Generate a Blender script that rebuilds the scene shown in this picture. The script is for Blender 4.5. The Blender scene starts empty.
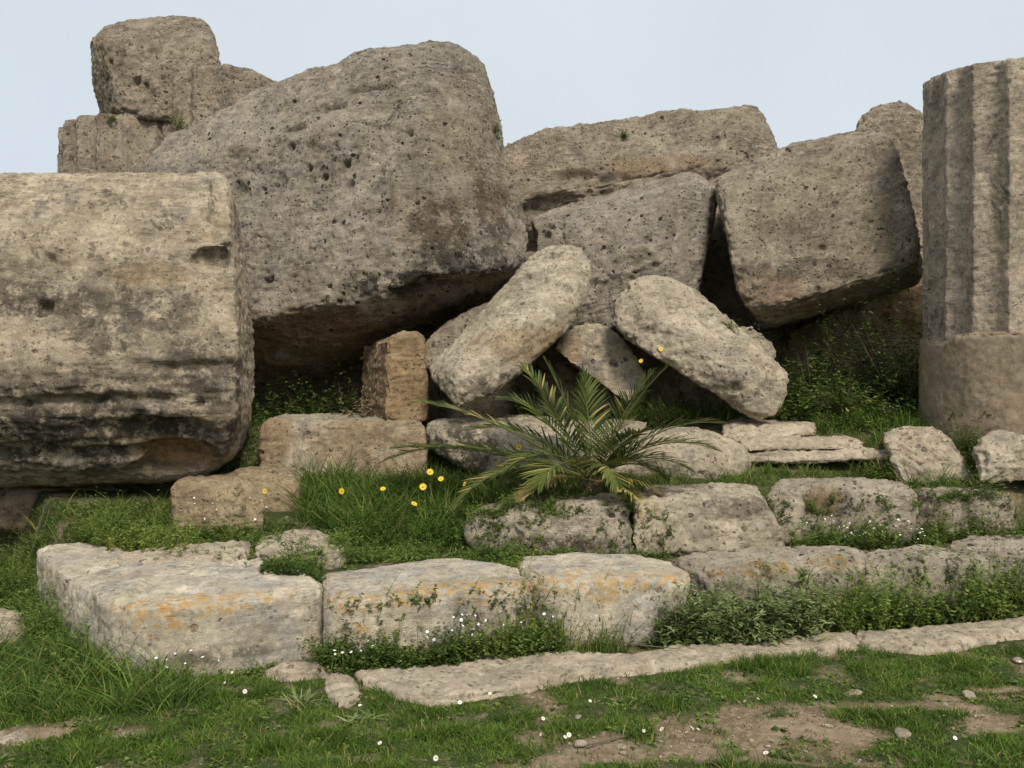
import bpy, bmesh, math, random
import numpy as np
from mathutils import Vector, Matrix
from mathutils.bvhtree import BVHTree

random.seed(7)
RS = np.random.RandomState(11)
F = 900.0; CZ = 1.65; HY = 384.0
scene = bpy.context.scene
COL = scene.collection

def P(px, py, Y):                       # a point seen at (px,py) at distance Y, in metres
    return Vector(((px - 512) / F * Y, Y, CZ + (HY - py) / F * Y))
def Z(px, py, z):                       # the point of the level z seen at (px,py)
    Y = (CZ - z) * F / (py - HY)
    return Vector(((px - 512) / F * Y, Y, z))
def proj(x, y, z):
    return 512 + x / y * F, HY - (z - CZ) / y * F

# ------------------------------------------------------------------ noise
_perm = RS.permutation(256).astype(np.int32); _perm = np.concatenate([_perm, _perm, _perm])
_g = RS.normal(size=(256, 3)); _g /= np.linalg.norm(_g, axis=1)[:, None]; _g = _g.astype(np.float32)
def perlin(p):
    p = p.astype(np.float32); i = np.floor(p).astype(np.int32); f = p - i; i &= 255
    u = f * f * f * (f * (f * 6 - 15) + 10)
    out = 0
    for dx in (0, 1):
        for dy in (0, 1):
            for dz in (0, 1):
                h = _perm[_perm[_perm[i[:, 0] + dx & 255] + (i[:, 1] + dy & 255)] + (i[:, 2] + dz & 255)]
                g = _g[h]
                d = g[:, 0] * (f[:, 0] - dx) + g[:, 1] * (f[:, 1] - dy) + g[:, 2] * (f[:, 2] - dz)
                w = (u[:, 0] if dx else 1 - u[:, 0]) * (u[:, 1] if dy else 1 - u[:, 1]) * (u[:, 2] if dz else 1 - u[:, 2])
                out = out + w * d
    return out * 1.5
def fbm(p, octv=4, gain=.5):
    a = 1; s = 0; q = p.copy()
    for k in range(octv):
        s = s + a * perlin(q); q = q * 2.03 + 17.3; a *= gain
    return s
def worley_pits(p, cell, prob, rmin, rmax, seed):
    """depth 0..1 of round pits scattered in space"""
    q = p / cell; b = np.floor(q - .5).astype(np.int64); best = np.zeros(len(p))
    for dx in (0, 1):
        for dy in (0, 1):
            for dz in (0, 1):
                c = b + np.array([dx, dy, dz])
                h = (c[:, 0] * 73856093 ^ c[:, 1] * 19349663 ^ c[:, 2] * 83492791 ^ seed * 2654435761) & 0xFFFFFFFF
                h = (h ^ (h >> 13)) * 1274126177 & 0xFFFFFFFF; h ^= h >> 16
                r1 = (h & 1023) / 1023.; r2 = (h >> 10 & 1023) / 1023.; r3 = (h >> 20 & 1023) / 1023.
                h2 = h * 2246822519 & 0xFFFFFFFF; h2 ^= h2 >> 15
                r4 = (h2 & 1023) / 1023.; r5 = (h2 >> 12 & 1023) / 1023.
                cx = c + np.stack([r1, r2, r3], 1)
                d = np.linalg.norm((q - cx), axis=1)
                rad = rmin + (rmax - rmin) * r5 ** 2
                v = np.clip(1 - (d / rad) ** 2, 0, 1) * (r4 < prob)
                best = np.maximum(best, v * (.5 + .5 * r5))
    return best

# ------------------------------------------------------------------ materials
class NT:
    def __init__(s, name):
        m = bpy.data.materials.new(name); m.use_nodes = True
        s.m = m; s.t = m.node_tree; s.t.nodes.clear()
    def n(s, typ, **kw):
        nd = s.t.nodes.new(typ)
        for k, v in kw.items():
            if k.startswith('i_'):
                key = k[2:]
                nd.inputs[int(key) if key.isdigit() else key.replace('_', ' ')].default_value = v
            else: setattr(nd, k, v)
        return nd
    def l(s, a, b): s.t.links.new(a, b)
    def noise(s, co, scale, detail=6, rough=.6, dist=0.):
        nd = s.n('ShaderNodeTexNoise'); nd.inputs['Scale'].default_value = scale
        nd.inputs['Detail'].default_value = detail; nd.inputs['Roughness'].default_value = rough
        nd.inputs['Distortion'].default_value = dist
        s.l(co, nd.inputs['Vector']); return nd.outputs['Fac']
    def vor(s, co, scale):
        nd = s.n('ShaderNodeTexVoronoi'); nd.inputs['Scale'].default_value = scale
        s.l(co, nd.inputs['Vector']); return nd.outputs['Distance']
    def rng(s, v, a, b, c=0., d=1.):
        nd = s.n('ShaderNodeMapRange'); nd.interpolation_type = 'SMOOTHSTEP'
        for k, x in zip((1, 2, 3, 4), (a, b, c, d)): nd.inputs[k].default_value = x
        s.l(v, nd.inputs[0]); return nd.outputs[0]
    def math(s, op, a, b):
        nd = s.n('ShaderNodeMath', operation=op)
        for k, x in enumerate((a, b)):
            if isinstance(x, (int, float)): nd.inputs[k].default_value = x
            else: s.l(x, nd.inputs[k])
        return nd.outputs[0]
    def mix(s, fac, a, b, blend='MIX'):
        nd = s.n('ShaderNodeMix', data_type='RGBA', blend_type=blend)
        for k, x in zip((0, 6, 7), (fac, a, b)):
            if isinstance(x, (int, float)): nd.inputs[k].default_value = x
            elif isinstance(x, tuple): nd.inputs[k].default_value = (*x, 1)
            else: s.l(x, nd.inputs[k])
        return nd.outputs[2]
    def attr(s, name):
        nd = s.n('ShaderNodeAttribute', attribute_name=name); return nd.outputs['Fac']

def rock_mat(name, light, mid, grey, dark, stain_shade=.5, pits=.5, greyamt=.5, bump=.5, speck=.5, bed=(.08, -.12, 0)):
    s = NT(name)
    tc = s.n('ShaderNodeTexCoord'); co = tc.outputs['Object']
    oi = s.n('ShaderNodeObjectInfo')
    add = s.n('ShaderNodeVectorMath', operation='MULTIPLY_ADD')
    s.l(oi.outputs['Random'], add.inputs[0]); add.inputs[1].default_value = (37., 51., 23.); s.l(co, add.inputs[2])
    co = add.outputs[0]
    a = s.rng(s.noise(co, 1.9, 10, .74, .3), .42, .58)
    c = s.mix(a, mid, light)
    g = s.rng(s.noise(co, 2.3, 10, .76, .4), .62 - .2 * greyamt, .68 - .15 * greyamt)
    c = s.mix(g, c, grey)
    w = s.rng(s.noise(co, 4.5, 10, .78, .6), .54, .59)
    c = s.mix(s.math('MULTIPLY', w, .7), c, tuple(min(1, x * 1.12) for x in light))
    st = s.rng(s.noise(co, 1.3, 12, .78, .8), .66 - .18 * stain_shade, .71 - .16 * stain_shade)
    sta = s.math('MAXIMUM', s.math('MULTIPLY', st, .7), s.math('MULTIPLY', s.attr('stain_shade'), s.rng(s.noise(co, 4.5, 10, .78), .42, .52)))  # attribute carries stone stains and, on a few stones, painted shade
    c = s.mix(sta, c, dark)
    oc = s.math('MULTIPLY', s.attr('ochre'), s.rng(s.noise(co, 3.2, 8, .7), .32, .5))
    c = s.mix(oc, c, s.mix(s.noise(co, 9, 6, .6), (.33, .20, .10), (.45, .32, .18)))
    sp = s.rng(s.noise(co, 11, 12, .85, .3), .53, .62)
    c = s.mix(s.math('MULTIPLY', sp, .6 * speck + .12), c, dark)
    sp2 = s.rng(s.noise(co, 20, 8, .82), .55, .63)
    c = s.mix(s.math('MULTIPLY', sp2, .5 * speck + .1), c, tuple(min(1, x * 1.4) for x in light))
    mo = s.rng(s.noise(co, 6, 13, .88), .36, .64, .70, 1.34)
    cm = s.n('ShaderNodeCombineColor'); [s.l(mo, cm.inputs[k]) for k in range(3)]
    c = s.mix(1., c, cm.outputs[0], 'MULTIPLY')
    ms = s.n('ShaderNodeMapping'); s.l(co, ms.inputs[0]); ms.inputs['Scale'].default_value = (5., 5., .55)
    sk = s.math('MULTIPLY', s.rng(s.noise(ms.outputs[0], 1., 7, .7), .52, .66), s.rng(s.noise(co, .9, 4, .6), .42, .6))
    c = s.mix(s.math('MULTIPLY', sk, .38), c, dark)
    wa = s.n('ShaderNodeVectorMath', operation='MULTIPLY_ADD'); nzc = s.n('ShaderNodeTexNoise'); nzc.inputs['Scale'].default_value = 14; nzc.inputs['Detail'].default_value = 6; s.l(co, nzc.inputs['Vector'])
    s.l(nzc.outputs['Color'], wa.inputs[0]); wa.inputs[1].default_value = (.05, .05, .05); s.l(co, wa.inputs[2]); cw = wa.outputs[0]
    v1 = s.vor(cw, 8.5); vmask = s.rng(s.noise(co, 3.1, 4, .6), .5, .6)
    hole = s.math('MULTIPLY', s.rng(v1, .17, .24, 1, 0), vmask)
    v2 = s.vor(cw, 20); hole2 = s.math('MULTIPLY', s.rng(v2, .18, .28, 1, 0), s.rng(s.noise(co, 5, 4, .6), .42, .52))
    c = s.mix(s.math('MULTIPLY', hole, min(.92, .9 * pits)), c, (.04, .032, .024))
    c = s.mix(s.math('MULTIPLY', hole2, min(.85, .75 * pits)), c, (.06, .048, .036))
    li = s.math('MULTIPLY', s.attr('lichen'), s.rng(s.noise(co, 16, 11, .85, .3), .50, .53))
    c = s.mix(s.math('MULTIPLY', li, .95), c, s.mix(s.noise(co, 30, 3), (.55, .25, .05), (.56, .42, .2)))
    cr = s.noise(co, 6.5, 14, .92, .2); crisp = s.rng(cr, .60, .625)
    c = s.mix(s.math('MULTIPLY', crisp, .8 * pits + .1), c, (.07, .058, .044))
    mp = s.n('ShaderNodeMapping'); s.l(co, mp.inputs[0]); mp.inputs['Scale'].default_value = (1.2, 1.2, 9.); mp.inputs['Rotation'].default_value = bed
    bn = s.noise(mp.outputs[0], 1.6, 9, .72, .3)
    line = s.math('MULTIPLY', s.rng(s.math('ABSOLUTE', s.math('SUBTRACT', bn, .5), 0), .003, .018, 1, 0), s.rng(s.noise(co, 1.6, 5, .6), .46, .54))
    c = s.mix(s.math('MULTIPLY', line, .42), c, dark)
    h = s.math('ADD', s.math('MULTIPLY', s.noise(co, 12, 13, .86), 1.6), s.math('MULTIPLY', hole2, -.6 * pits))
    h = s.math('ADD', h, s.math('ADD', s.math('MULTIPLY', crisp, -.7), s.math('MULTIPLY', line, -.25)))
    h = s.math('ADD', h, s.math('MULTIPLY', hole, -1.3 * pits))
    h = s.math('ADD', h, s.math('MULTIPLY', s.noise(co, 45, 5, .8), .4))
    bp = s.n('ShaderNodeBump'); bp.inputs['Strength'].default_value = min(1, bump * 1.5); bp.inputs['Distance'].default_value = .095
    s.l(h, bp.inputs['Height'])
    b = s.n('ShaderNodeBsdfPrincipled'); b.inputs['Roughness'].default_value = .95
    b.inputs['Specular IOR Level'].default_value = .15
    s.l(c, b.inputs['Base Color']); s.l(bp.outputs[0], b.inputs['Normal'])
    o = s.n('ShaderNodeOutputMaterial'); s.l(b.outputs[0], o.inputs[0])
    return s.m

M_left = rock_mat('weathered_tan_stone', (.60, .51, .37), (.46, .385, .27), (.36, .315, .25), (.085, .075, .058), stain_shade=.62, pits=.6, greyamt=.45, speck=.5)
M_grey = rock_mat('weathered_grey_stone', (.62, .55, .43), (.44, .38, .295), (.50, .455, .38), (.09, .08, .065), stain_shade=.25, pits=1., greyamt=.6, bump=.7, speck=.9)
M_brown = rock_mat('brown_grey_stone', (.60, .51, .38), (.45, .38, .275), (.40, .35, .275), (.085, .07, .053), stain_shade=.42, pits=.9, greyamt=.45, bump=.7, speck=.8)
M_pale = rock_mat('pale_stone', (.60, .525, .39), (.46, .395, .285), (.40, .355, .28), (.10, .085, .065), stain_shade=.3, pits=.75, greyamt=.5, speck=.55)
M_step = rock_mat('step_stone', (.59, .52, .395), (.49, .43, .325), (.44, .41, .345), (.14, .12, .095), stain_shade=.22, pits=.5, greyamt=.75, bump=.42, speck=.4)
M_pit = rock_mat('pitted_step_stone', (.68, .60, .46), (.57, .49, .37), (.45, .39, .31), (.12, .09, .07), stain_shade=.15, pits=1.0, greyamt=.25, bump=.6, speck=.55)
M_slab = rock_mat('sandy_slab_stone', (.62, .535, .40), (.53, .45, .325), (.44, .385, .30), (.13, .095, .07), stain_shade=.12, pits=.6, greyamt=.3, speck=.55)
M_tan = rock_mat('warm_tan_stone', (.46, .36, .23), (.36, .27, .165), (.25, .20, .14), (.10, .075, .05), stain_shade=.25, pits=.7, greyamt=.25, speck=.5)
M_column = rock_mat('column_stone', (.56, .475, .36), (.42, .355, .265), (.36, .31, .24), (.085, .075, .062), stain_shade=.5, pits=.45, greyamt=.5, bump=.5, speck=.6)
M_cement = rock_mat('smooth_restoration_render', (.30, .24, .165), (.25, .20, .135), (.24, .20, .145), (.15, .12, .085), stain_shade=.35, pits=.25, greyamt=.6, bump=.25, speck=.45)

def ground_mat():
    s = NT('earth')
    tc = s.n('ShaderNodeTexCoord'); co = tc.outputs['Object']
    c = s.mix(s.rng(s.noise(co, 2.5, 8, .65), .35, .65), (.15, .11, .07), (.27, .205, .14))
    c = s.mix(s.rng(s.noise(co, 20, 8, .75), .45, .7), c, (.33, .26, .18))
    moss = s.math('MULTIPLY', s.attr('green'), s.rng(s.noise(co, 12, 6, .7), .3, .5))
    c = s.mix(moss, c, (.045, .06, .02))
    bp = s.n('ShaderNodeBump'); bp.inputs['Strength'].default_value = .7; bp.inputs['Distance'].default_value = .03
    s.l(s.noise(co, 22, 10, .75), bp.inputs['Height'])
    b = s.n('ShaderNodeBsdfPrincipled'); b.inputs['Roughness'].default_value = 1; b.inputs['Specular IOR Level'].default_value = .1
    s.l(c, b.inputs['Base Color']); s.l(bp.outputs[0], b.inputs['Normal'])
    o = s.n('ShaderNodeOutputMaterial'); s.l(b.outputs[0], o.inputs[0]); return s.m
M_ground = ground_mat()

def leaf_mat(name, dark, light, dry=(.30, .24, .10), trans=.3, rough=.6):
    s = NT(name)
    t = s.attr('tone')
    c = s.mix(s.rng(t, 0, .85), dark, light)
    c = s.mix(s.rng(t, .9, .96), c, dry)
    b = s.n('ShaderNodeBsdfPrincipled'); b.inputs['Roughness'].default_value = rough; b.inputs['Specular IOR Level'].default_value = .3
    b.inputs['Specular IOR Level'].default_value = .12; s.l(c, b.inputs['Base Color'])
    tr = s.n('ShaderNodeBsdfTranslucent'); s.l(c, tr.inputs[0])
    mx = s.n('ShaderNodeMixShader'); mx.inputs[0].default_value = trans
    s.l(b.outputs[0], mx.inputs[1]); s.l(tr.outputs[0], mx.inputs[2])
    o = s.n('ShaderNodeOutputMaterial'); s.l(mx.outputs[0], o.inputs[0]); return s.m
M_lawn = leaf_mat('lawn_grass', (.04, .085, .012), (.135, .205, .035))
M_tall = leaf_mat('tall_grass', (.045, .09, .016), (.16, .23, .05))
M_weed = leaf_mat('weed_leaf', (.045, .08, .016), (.17, .235, .055))
M_weedy = leaf_mat('yellow_green_weed', (.10, .14, .025), (.26, .29, .06))
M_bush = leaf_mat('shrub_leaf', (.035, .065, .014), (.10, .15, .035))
M_thistle = leaf_mat('thistle_leaf', (.08, .12, .035), (.26, .31, .13))
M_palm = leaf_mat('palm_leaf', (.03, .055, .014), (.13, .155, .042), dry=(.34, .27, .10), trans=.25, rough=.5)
M_twig = leaf_mat('dry_stem', (.12, .09, .06), (.24, .19, .12), trans=.05)

def plain(name, col, rough=.7, trans=0):
    s = NT(name); tc = s.n('ShaderNodeTexCoord')
    c = s.mix(s.noise(tc.outputs['Object'], 80, 3), tuple(x * .85 for x in col), tuple(min(1, x * 1.1) for x in col))
    b = s.n('ShaderNodeBsdfPrincipled'); b.inputs['Roughness'].default_value = rough; s.l(c, b.inputs['Base Color'])
    o = s.n('ShaderNodeOutputMaterial'); s.l(b.outputs[0], o.inputs[0]); return s.m
M_yel = plain('yellow_petal', (.80, .58, .02)); M_yelc = plain('orange_disc', (.55, .28, .01))
M_wht = plain('white_petal', (.80, .80, .76)); M_stem = plain('green_stem', (.10, .16, .04))

# ------------------------------------------------------------------ object helpers
def tag(o, label=None, cat=None, group=None, kind=None):
    if label: o['label'] = label
    if cat: o['category'] = cat
    if group: o['group'] = group
    if kind: o['kind'] = kind
    return o
def mesh_np(name, V, loops, starts, totals, mats, smooth=True, attrs=None, matidx=None):
    me = bpy.data.meshes.new(name)
    V = np.asarray(V, dtype=np.float32)
    me.vertices.add(len(V)); me.vertices.foreach_set('co', V.ravel())
    me.loops.add(len(loops)); me.loops.foreach_set('vertex_index', np.asarray(loops, dtype=np.int32))
    me.polygons.add(len(starts)); me.polygons.foreach_set('loop_start', np.asarray(starts, dtype=np.int32))
    me.polygons.foreach_set('loop_total', np.asarray(totals, dtype=np.int32))
    for m in mats: me.materials.append(m)
    if matidx is not None: me.polygons.foreach_set('material_index', np.asarray(matidx, dtype=np.int32))
    me.update(calc_edges=True); me.validate()
    me.polygons.foreach_set('use_smooth', [smooth] * len(me.polygons))
    for k, v in (attrs or {}).items():
        a = me.attributes.new(k, 'FLOAT', 'POINT'); a.data.foreach_set('value', np.asarray(v, dtype=np.float32))
    return me
def link(o, parent=None):
    COL.objects.link(o)
    if parent: o.parent = parent
    return o

def hull_into(bm, pts):
    vs = [bm.verts.new(p) for p in pts]
    r = bmesh.ops.convex_hull(bm, input=vs)
    kill = list({g for g in r['geom_interior'] + r['geom_unused'] if isinstance(g, bmesh.types.BMVert) and g.is_valid})
    if kill: bmesh.ops.delete(bm, geom=kill, context='VERTS')

BVH_V = []; BVH_F = []; _off = 0
def collect(V, me, tagv):
    """remember a finished surface so that plants can stand on it"""
    global _off
    tri = np.empty(len(me.polygons) * 4, dtype=np.int32)
    vi = np.empty(len(me.loops), dtype=np.int32); me.loops.foreach_get('vertex_index', vi)
    st = np.empty(len(me.polygons), dtype=np.int32); me.polygons.foreach_get('loop_start', st)
    to = np.empty(len(me.polygons), dtype=np.int32); me.polygons.foreach_get('loop_total', to)
    q = st[to == 4]; F4 = np.stack([vi[q], vi[q + 1], vi[q + 2], vi[q + 3]], 1) + _off
    BVH_V.append(V.copy()); BVH_F.append((F4, tagv)); _off += len(V)

def rock(name, label, cat, solids, mat, vox=.04, smooth=6, sub=1, amp=1., fine=1., strata=.0, sdir=(0, 0, 1),
         pits=1., ochre=(), lichen=(), stain_shade=(), dents=(), cuts=(), carve=(), chip=1., infl=0., big=False, group=None, parent=None, seed=None, world_disp=None):
    bm = bmesh.new()
    for s in solids:
        if isinstance(s, tuple) and s[0] == 'mesh':
            vs = [bm.verts.new(v) for v in s[1]]
            for f in s[2]: bm.faces.new([vs[i] for i in f])
        else: hull_into(bm, s)
    for (pt, nr) in cuts:
        r = bmesh.ops.bisect_plane(bm, geom=bm.verts[:] + bm.edges[:] + bm.faces[:], plane_co=pt, plane_no=nr, clear_outer=True)
        e = [g for g in r['geom_cut'] if isinstance(g, bmesh.types.BMEdge)]
        bmesh.ops.holes_fill(bm, edges=e, sides=0)
    bmesh.ops.recalc_face_normals(bm, faces=bm.faces[:])
    me0 = bpy.data.meshes.new('tmp'); bm.to_mesh(me0); bm.free()
    o0 = bpy.data.objects.new('tmp', me0); COL.objects.link(o0)
    cutters = []
    for cp in carve:
        bc = bmesh.new(); hull_into(bc, cp); bmesh.ops.recalc_face_normals(bc, faces=bc.faces[:]); mc = bpy.data.meshes.new('tmpc'); bc.to_mesh(mc); bc.free()
        oc = bpy.data.objects.new('tmpc', mc); COL.objects.link(oc); cutters.append(oc)
        mb = o0.modifiers.new('b', 'BOOLEAN'); mb.operation = 'DIFFERENCE'; mb.object = oc; mb.solver = 'EXACT'
    m = o0.modifiers.new('r', 'REMESH'); m.mode = 'VOXEL'; m.voxel_size = vox; m.adaptivity = 0
    if smooth:
        m = o0.modifiers.new('s', 'SMOOTH'); m.factor = .5; m.iterations = smooth
    if sub:
        m = o0.modifiers.new('d', 'SUBSURF'); m.levels = sub; m.render_levels = sub
    dg = bpy.context.evaluated_depsgraph_get()
    me = bpy.data.meshes.new_from_object(o0.evaluated_get(dg)); me.name = name
    bpy.data.objects.remove(o0); bpy.data.meshes.remove(me0)
    for oc in cutters: bpy.data.objects.remove(oc)
    n = len(me.vertices); V = np.empty(n * 3, dtype=np.float32); me.vertices.foreach_get('co', V); V = V.reshape(-1, 3).astype(float)
    N = np.empty(n * 3, dtype=np.float32); me.vertices.foreach_get('normal', N); N = N.reshape(-1, 3)
    sd = seed if seed is not None else (sum(map(ord, label or name)) % 97)
    q = V + np.array([sd * 3.1, sd * 1.7, sd * .9])
    d = amp * (.055 * fbm(q / 1.1, 3) + .022 * fbm(q / .33 + 5, 3))
    rid = 1 - np.abs(fbm(q / .13 + 9, 2)) * 1.6
    d += infl + .003 * smooth * vox / .03
    d -= fine * .010 * np.clip(rid, -.5, 1) ** 2 * np.sign(rid)
    d += fine * .013 * fbm(q / .06, 2)
    if strata:
        b = np.array(sdir, float); b /= np.linalg.norm(b)
        t = (q @ b) + .10 * fbm(q / 1.3 + 60, 3)
        qq = (q - np.outer(t, b)) * .55 + np.outer(t, b) * 5.5
        r = fbm(qq, 4, .68)
        d -= strata * .05 * np.clip(1 - np.abs(r) * 3.2, 0, 1) * np.clip(fbm(q / .9 + 3, 2) + .6, 0, 1)
        d += strata * .02 * r
    if chip:
        ne = len(me.edges); ev = np.empty(ne * 2, dtype=np.int32); me.edges.foreach_get('vertices', ev); ev = ev.reshape(-1, 2)
        cnt = np.maximum(np.bincount(ev.ravel(), minlength=n), 1)
        def nb(a): return (np.bincount(ev[:, 0], a[ev[:, 1]], n) + np.bincount(ev[:, 1], a[ev[:, 0]], n)) / cnt
        Nx = [nb(N[:, k].astype(float)) for k in range(3)]
        for _ in range(3): Nx = [nb(a) for a in Nx]
        Vm = [V[:, k].copy() for k in range(3)]
        for _ in range(7): Vm = [nb(a) for a in Vm]
        cv = sum((V[:, k] - Vm[k]) * N[:, k] for k in range(3))
        for _ in range(5): cv = nb(cv)
        ed = np.clip(cv / (.16 * vox) - .25, 0, 1.2)
        d -= chip * ed * (.055 * np.clip(fbm(q / .28 + 70, 4, .6) * 2.6 + .15, 0, 1.3) + .012)
    if pits:
        msk = np.clip(fbm(q / .8 + 31, 2) * 2.2 + .55, 0, 1)
        d -= pits * .030 * worley_pits(q, .16, .5, .12, .42, sd) * msk
        d -= pits * .055 * worley_pits(q, .42, .35, .06, .20, sd + 5)
        d -= pits * .014 * worley_pits(q, .075, .6, .2, .5, sd + 9) * msk
    wv = V + np.stack([.03 * fbm(V * 3, 2), V[:, 1] * 0, .05 * fbm(V * 1.7 + 9, 4)], 1) if dents else V
    for (c, r, dep) in dents:
        r = np.array(r if isinstance(r, tuple) else (r, .35, r)); e = (((wv - np.array(c)) / r) ** 4).sum(1)
        d -= dep * np.exp(-e)
    V2 = V + N * d[:, None]
    def field(lst):
        a = np.zeros(n)
        for it in lst:
            c, r = it[0], it[1]; w = it[2] if len(it) > 2 else 1.
            r = np.array(r if isinstance(r, tuple) else (r, r, r))
            e = (((V - np.array(c)) / r) ** 2).sum(1) + .45 * fbm(V * 2.6 + 40, 3)
            a = np.maximum(a, w * np.clip(1.6 - 1.2 * e, 0, 1))
        return a
    if not big: collect(V2, me, 1)
    base = np.array([V2[:, 0].mean(), V2[:, 1].mean(), V2[:, 2].min()])
    if parent is not None: base = np.array(parent.location)
    me.vertices.foreach_set('co', (V2 - base).astype(np.float32).ravel())
    for k, lst in (('ochre', ochre), ('lichen', lichen), ('stain_shade', stain_shade)):
        a = me.attributes.new(k, 'FLOAT', 'POINT'); a.data.foreach_set('value', field(lst).astype(np.float32))
    me.polygons.foreach_set('use_smooth', [True] * len(me.polygons))
    me.materials.clear(); me.materials.append(mat); me.update()
    o = bpy.data.objects.new(name, me); link(o, parent)
    if parent is None: o.location = base; tag(o, label, cat, group)
    elif label: o['label'] = label
    return o

def pts(*a): return [P(*t) for t in a]
def back(pp, d, shrink=.92, dz=0., dx=0.):      # the same outline further off, slightly smaller
    c = sum(pp, Vector()) / len(pp)
    return [Vector((c.x + (p.x - c.x) * shrink + dx + c.x / c.y * d, p.y + d, c.z + (p.z - c.z) * shrink + dz)) for p in pp]
def body(pp, d, shrink=.92, dz=0., dx=0., front=.0):
    c = sum(pp, Vector()) / len(pp)
    r = list(pp) + back(pp, d, shrink, dz, dx)
    if front: r += [Vector((c.x + (p.x - c.x) * .8, p.y - front, c.z + (p.z - c.z) * .8)) for p in pp]
    return r
def slab(out, z, thick, tilt=0.):
    a = [Z(x, y, z) for x, y in out]
    return a + [v - Vector((0, 0, thick)) for v in a]

# ------------------------------------------------------------------ terrain
def sstep(a, b, x): t = np.clip((x - a) / (b - a), 0, 1); return t * t * (3 - 2 * t)
def H(x, y):
    x = np.asarray(x, float); y = np.asarray(y, float)
    q = np.stack([x, y, np.zeros_like(x)], 1)
    n = fbm(q / 1.4, 3) * .03 + fbm(q / .3 + 7, 2) * .008
    front = y - (5.49 + .26 * x)
    side = ((x + 2.15) * 1.83 + (y - 4.93) * 1.43) / 2.32      # signed distance right of the corner's side face
    plateau = sstep(.12, .34, np.minimum(front, side))
    h = .40 * plateau
    # right part: second and third course
    r = sstep(-.45, .0, x)
    yy = y - .2 * x
    hr = .40 * sstep(6.62, 6.9, yy + .14 * np.maximum(x - 1.5, 0)) + .17 * sstep(6.95, 7.8, yy + .04 * x) + .27 * sstep(7.85, 8.5, yy + .17 * x)
    hr = hr + sstep(3.6, 4.4, x) * sstep(7.35, 7.7, y) * np.maximum(0, .80 - hr)
    hl = .26 * sstep(6.7, 8.1, y) + .55 * sstep(8.45, 9.2, y)
    h = h + plateau * (hr * r + hl * (1 - r))
    h = np.where((y > 4.6) & (y < 5.9 + .26 * x), h + .008 * (1 - plateau) * sstep(4.6, 5.0, y - .26 * x), h)
    far = sstep(12, 20, y); h = h * (1 - far) + 1.1 * far
    return h + n

# bare-earth mask in the foreground, in metres on the ground plane
BARE = [(Z(690, 740, 0), (.85, .19)), (Z(760, 712, 0), (.35, .10)), (Z(840, 732, 0), (.5, .12)), (Z(600, 758, 0), (.35, .10)), (Z(790, 724, 0), (.5, .10)), (Z(900, 708, 0), (.5, .07)), (Z(960, 698, 0), (.4, .07)), (Z(760, 760, 0), (.3, .06)),
        (Z(20, 735, 0), (.3, .10)), (Z(120, 732, 0), (.6, .05)), (Z(350, 760, 0), (.2, .05)), (Z(1000, 690, 0), (.3, .06)), (Z(240, 690, 0), (.3, .04)), (Z(540, 768, 0), (.3, .05))]
def bare(x, y):
    a = np.zeros(len(x))
    q = np.stack([x, y, np.zeros_like(x)], 1)
    nz = fbm(q / .35 + 3, 4)
    for c, (rx, ry) in BARE:
        e = ((x - c.x) / rx) ** 2 + ((y - c.y) / ry) ** 2
        a = np.maximum(a, 1.25 - e)
    a = a + nz * 1.5
    return np.clip(a * 1.25 - .25, 0, 1)

def build_ground():
    def axis(lo, hi, step, far):
        core = list(np.arange(lo, hi, step)); s = step; a = lo; L = []
        while a > -far: s *= 1.35; a -= s; L.append(a)
        s = step; b = core[-1]; R = []
        while b < far: s *= 1.35; b += s; R.append(b)
        return np.array(L[::-1] + core + R)
    xs = axis(-6, 6.5, .05, 900); ys = axis(2.2, 12, .05, 900)
    X, Y = np.meshgrid(xs, ys); X = X.ravel(); Y = Y.ravel()
    zz = H(X, Y); zz += (fbm(np.stack([X, Y, X * 0], 1) / .12, 3) * .012) * (np.abs(X) < 8)
    b = bare(X, Y); zz -= .012 * b
    V = np.stack([X, Y, zz], 1); nx = len(xs); ny = len(ys)
    i = (np.arange(ny - 1)[:, None] * nx + np.arange(nx - 1)[None]).ravel()
    Fq = np.stack([i, i + 1, i + nx + 1, i + nx], 1)
    me = mesh_np('ground', V, Fq.ravel(), np.arange(len(Fq)) * 4, np.full(len(Fq), 4), [M_ground], attrs={'green': 1 - b})
    o = link(bpy.data.objects.new('ground', me)); tag(o, kind='structure')
    collect(V, me, 0)
build_ground()

# ------------------------------------------------------------------ the great blocks
D1r = pts((224, 172, 7.9), (229, 182, 7.75), (233, 243, 7.35), (238, 300, 7.25), (240, 365, 7.2), (237, 420, 7.3), (224, 462, 7.6), (200, 479, 7.95),
          (237, 215, 8.3), (246, 260, 8.75), (252, 310, 9.0), (256, 370, 9.05), (254, 420, 8.9), (242, 455, 8.6), (205, 190, 9.0), (205, 474, 8.5))
D1l = pts((-280, 176, 7.8), (-280, 250, 7.2), (-280, 300, 7.1), (-280, 360, 7.15), (-280, 420, 7.35), (-280, 470, 7.75), (-280, 486, 8.1), (-280, 486, 8.6), (-280, 300, 9.1), (-280, 185, 8.9))
D1m = pts((0, 180, 7.85), (0, 246, 7.25), (0, 365, 7.15), (0, 425, 7.35), (0, 470, 7.7), (0, 487, 7.95), (160, 484, 7.9), (160, 470, 7.65), (160, 487, 8.3), (0, 487, 8.4))
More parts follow.
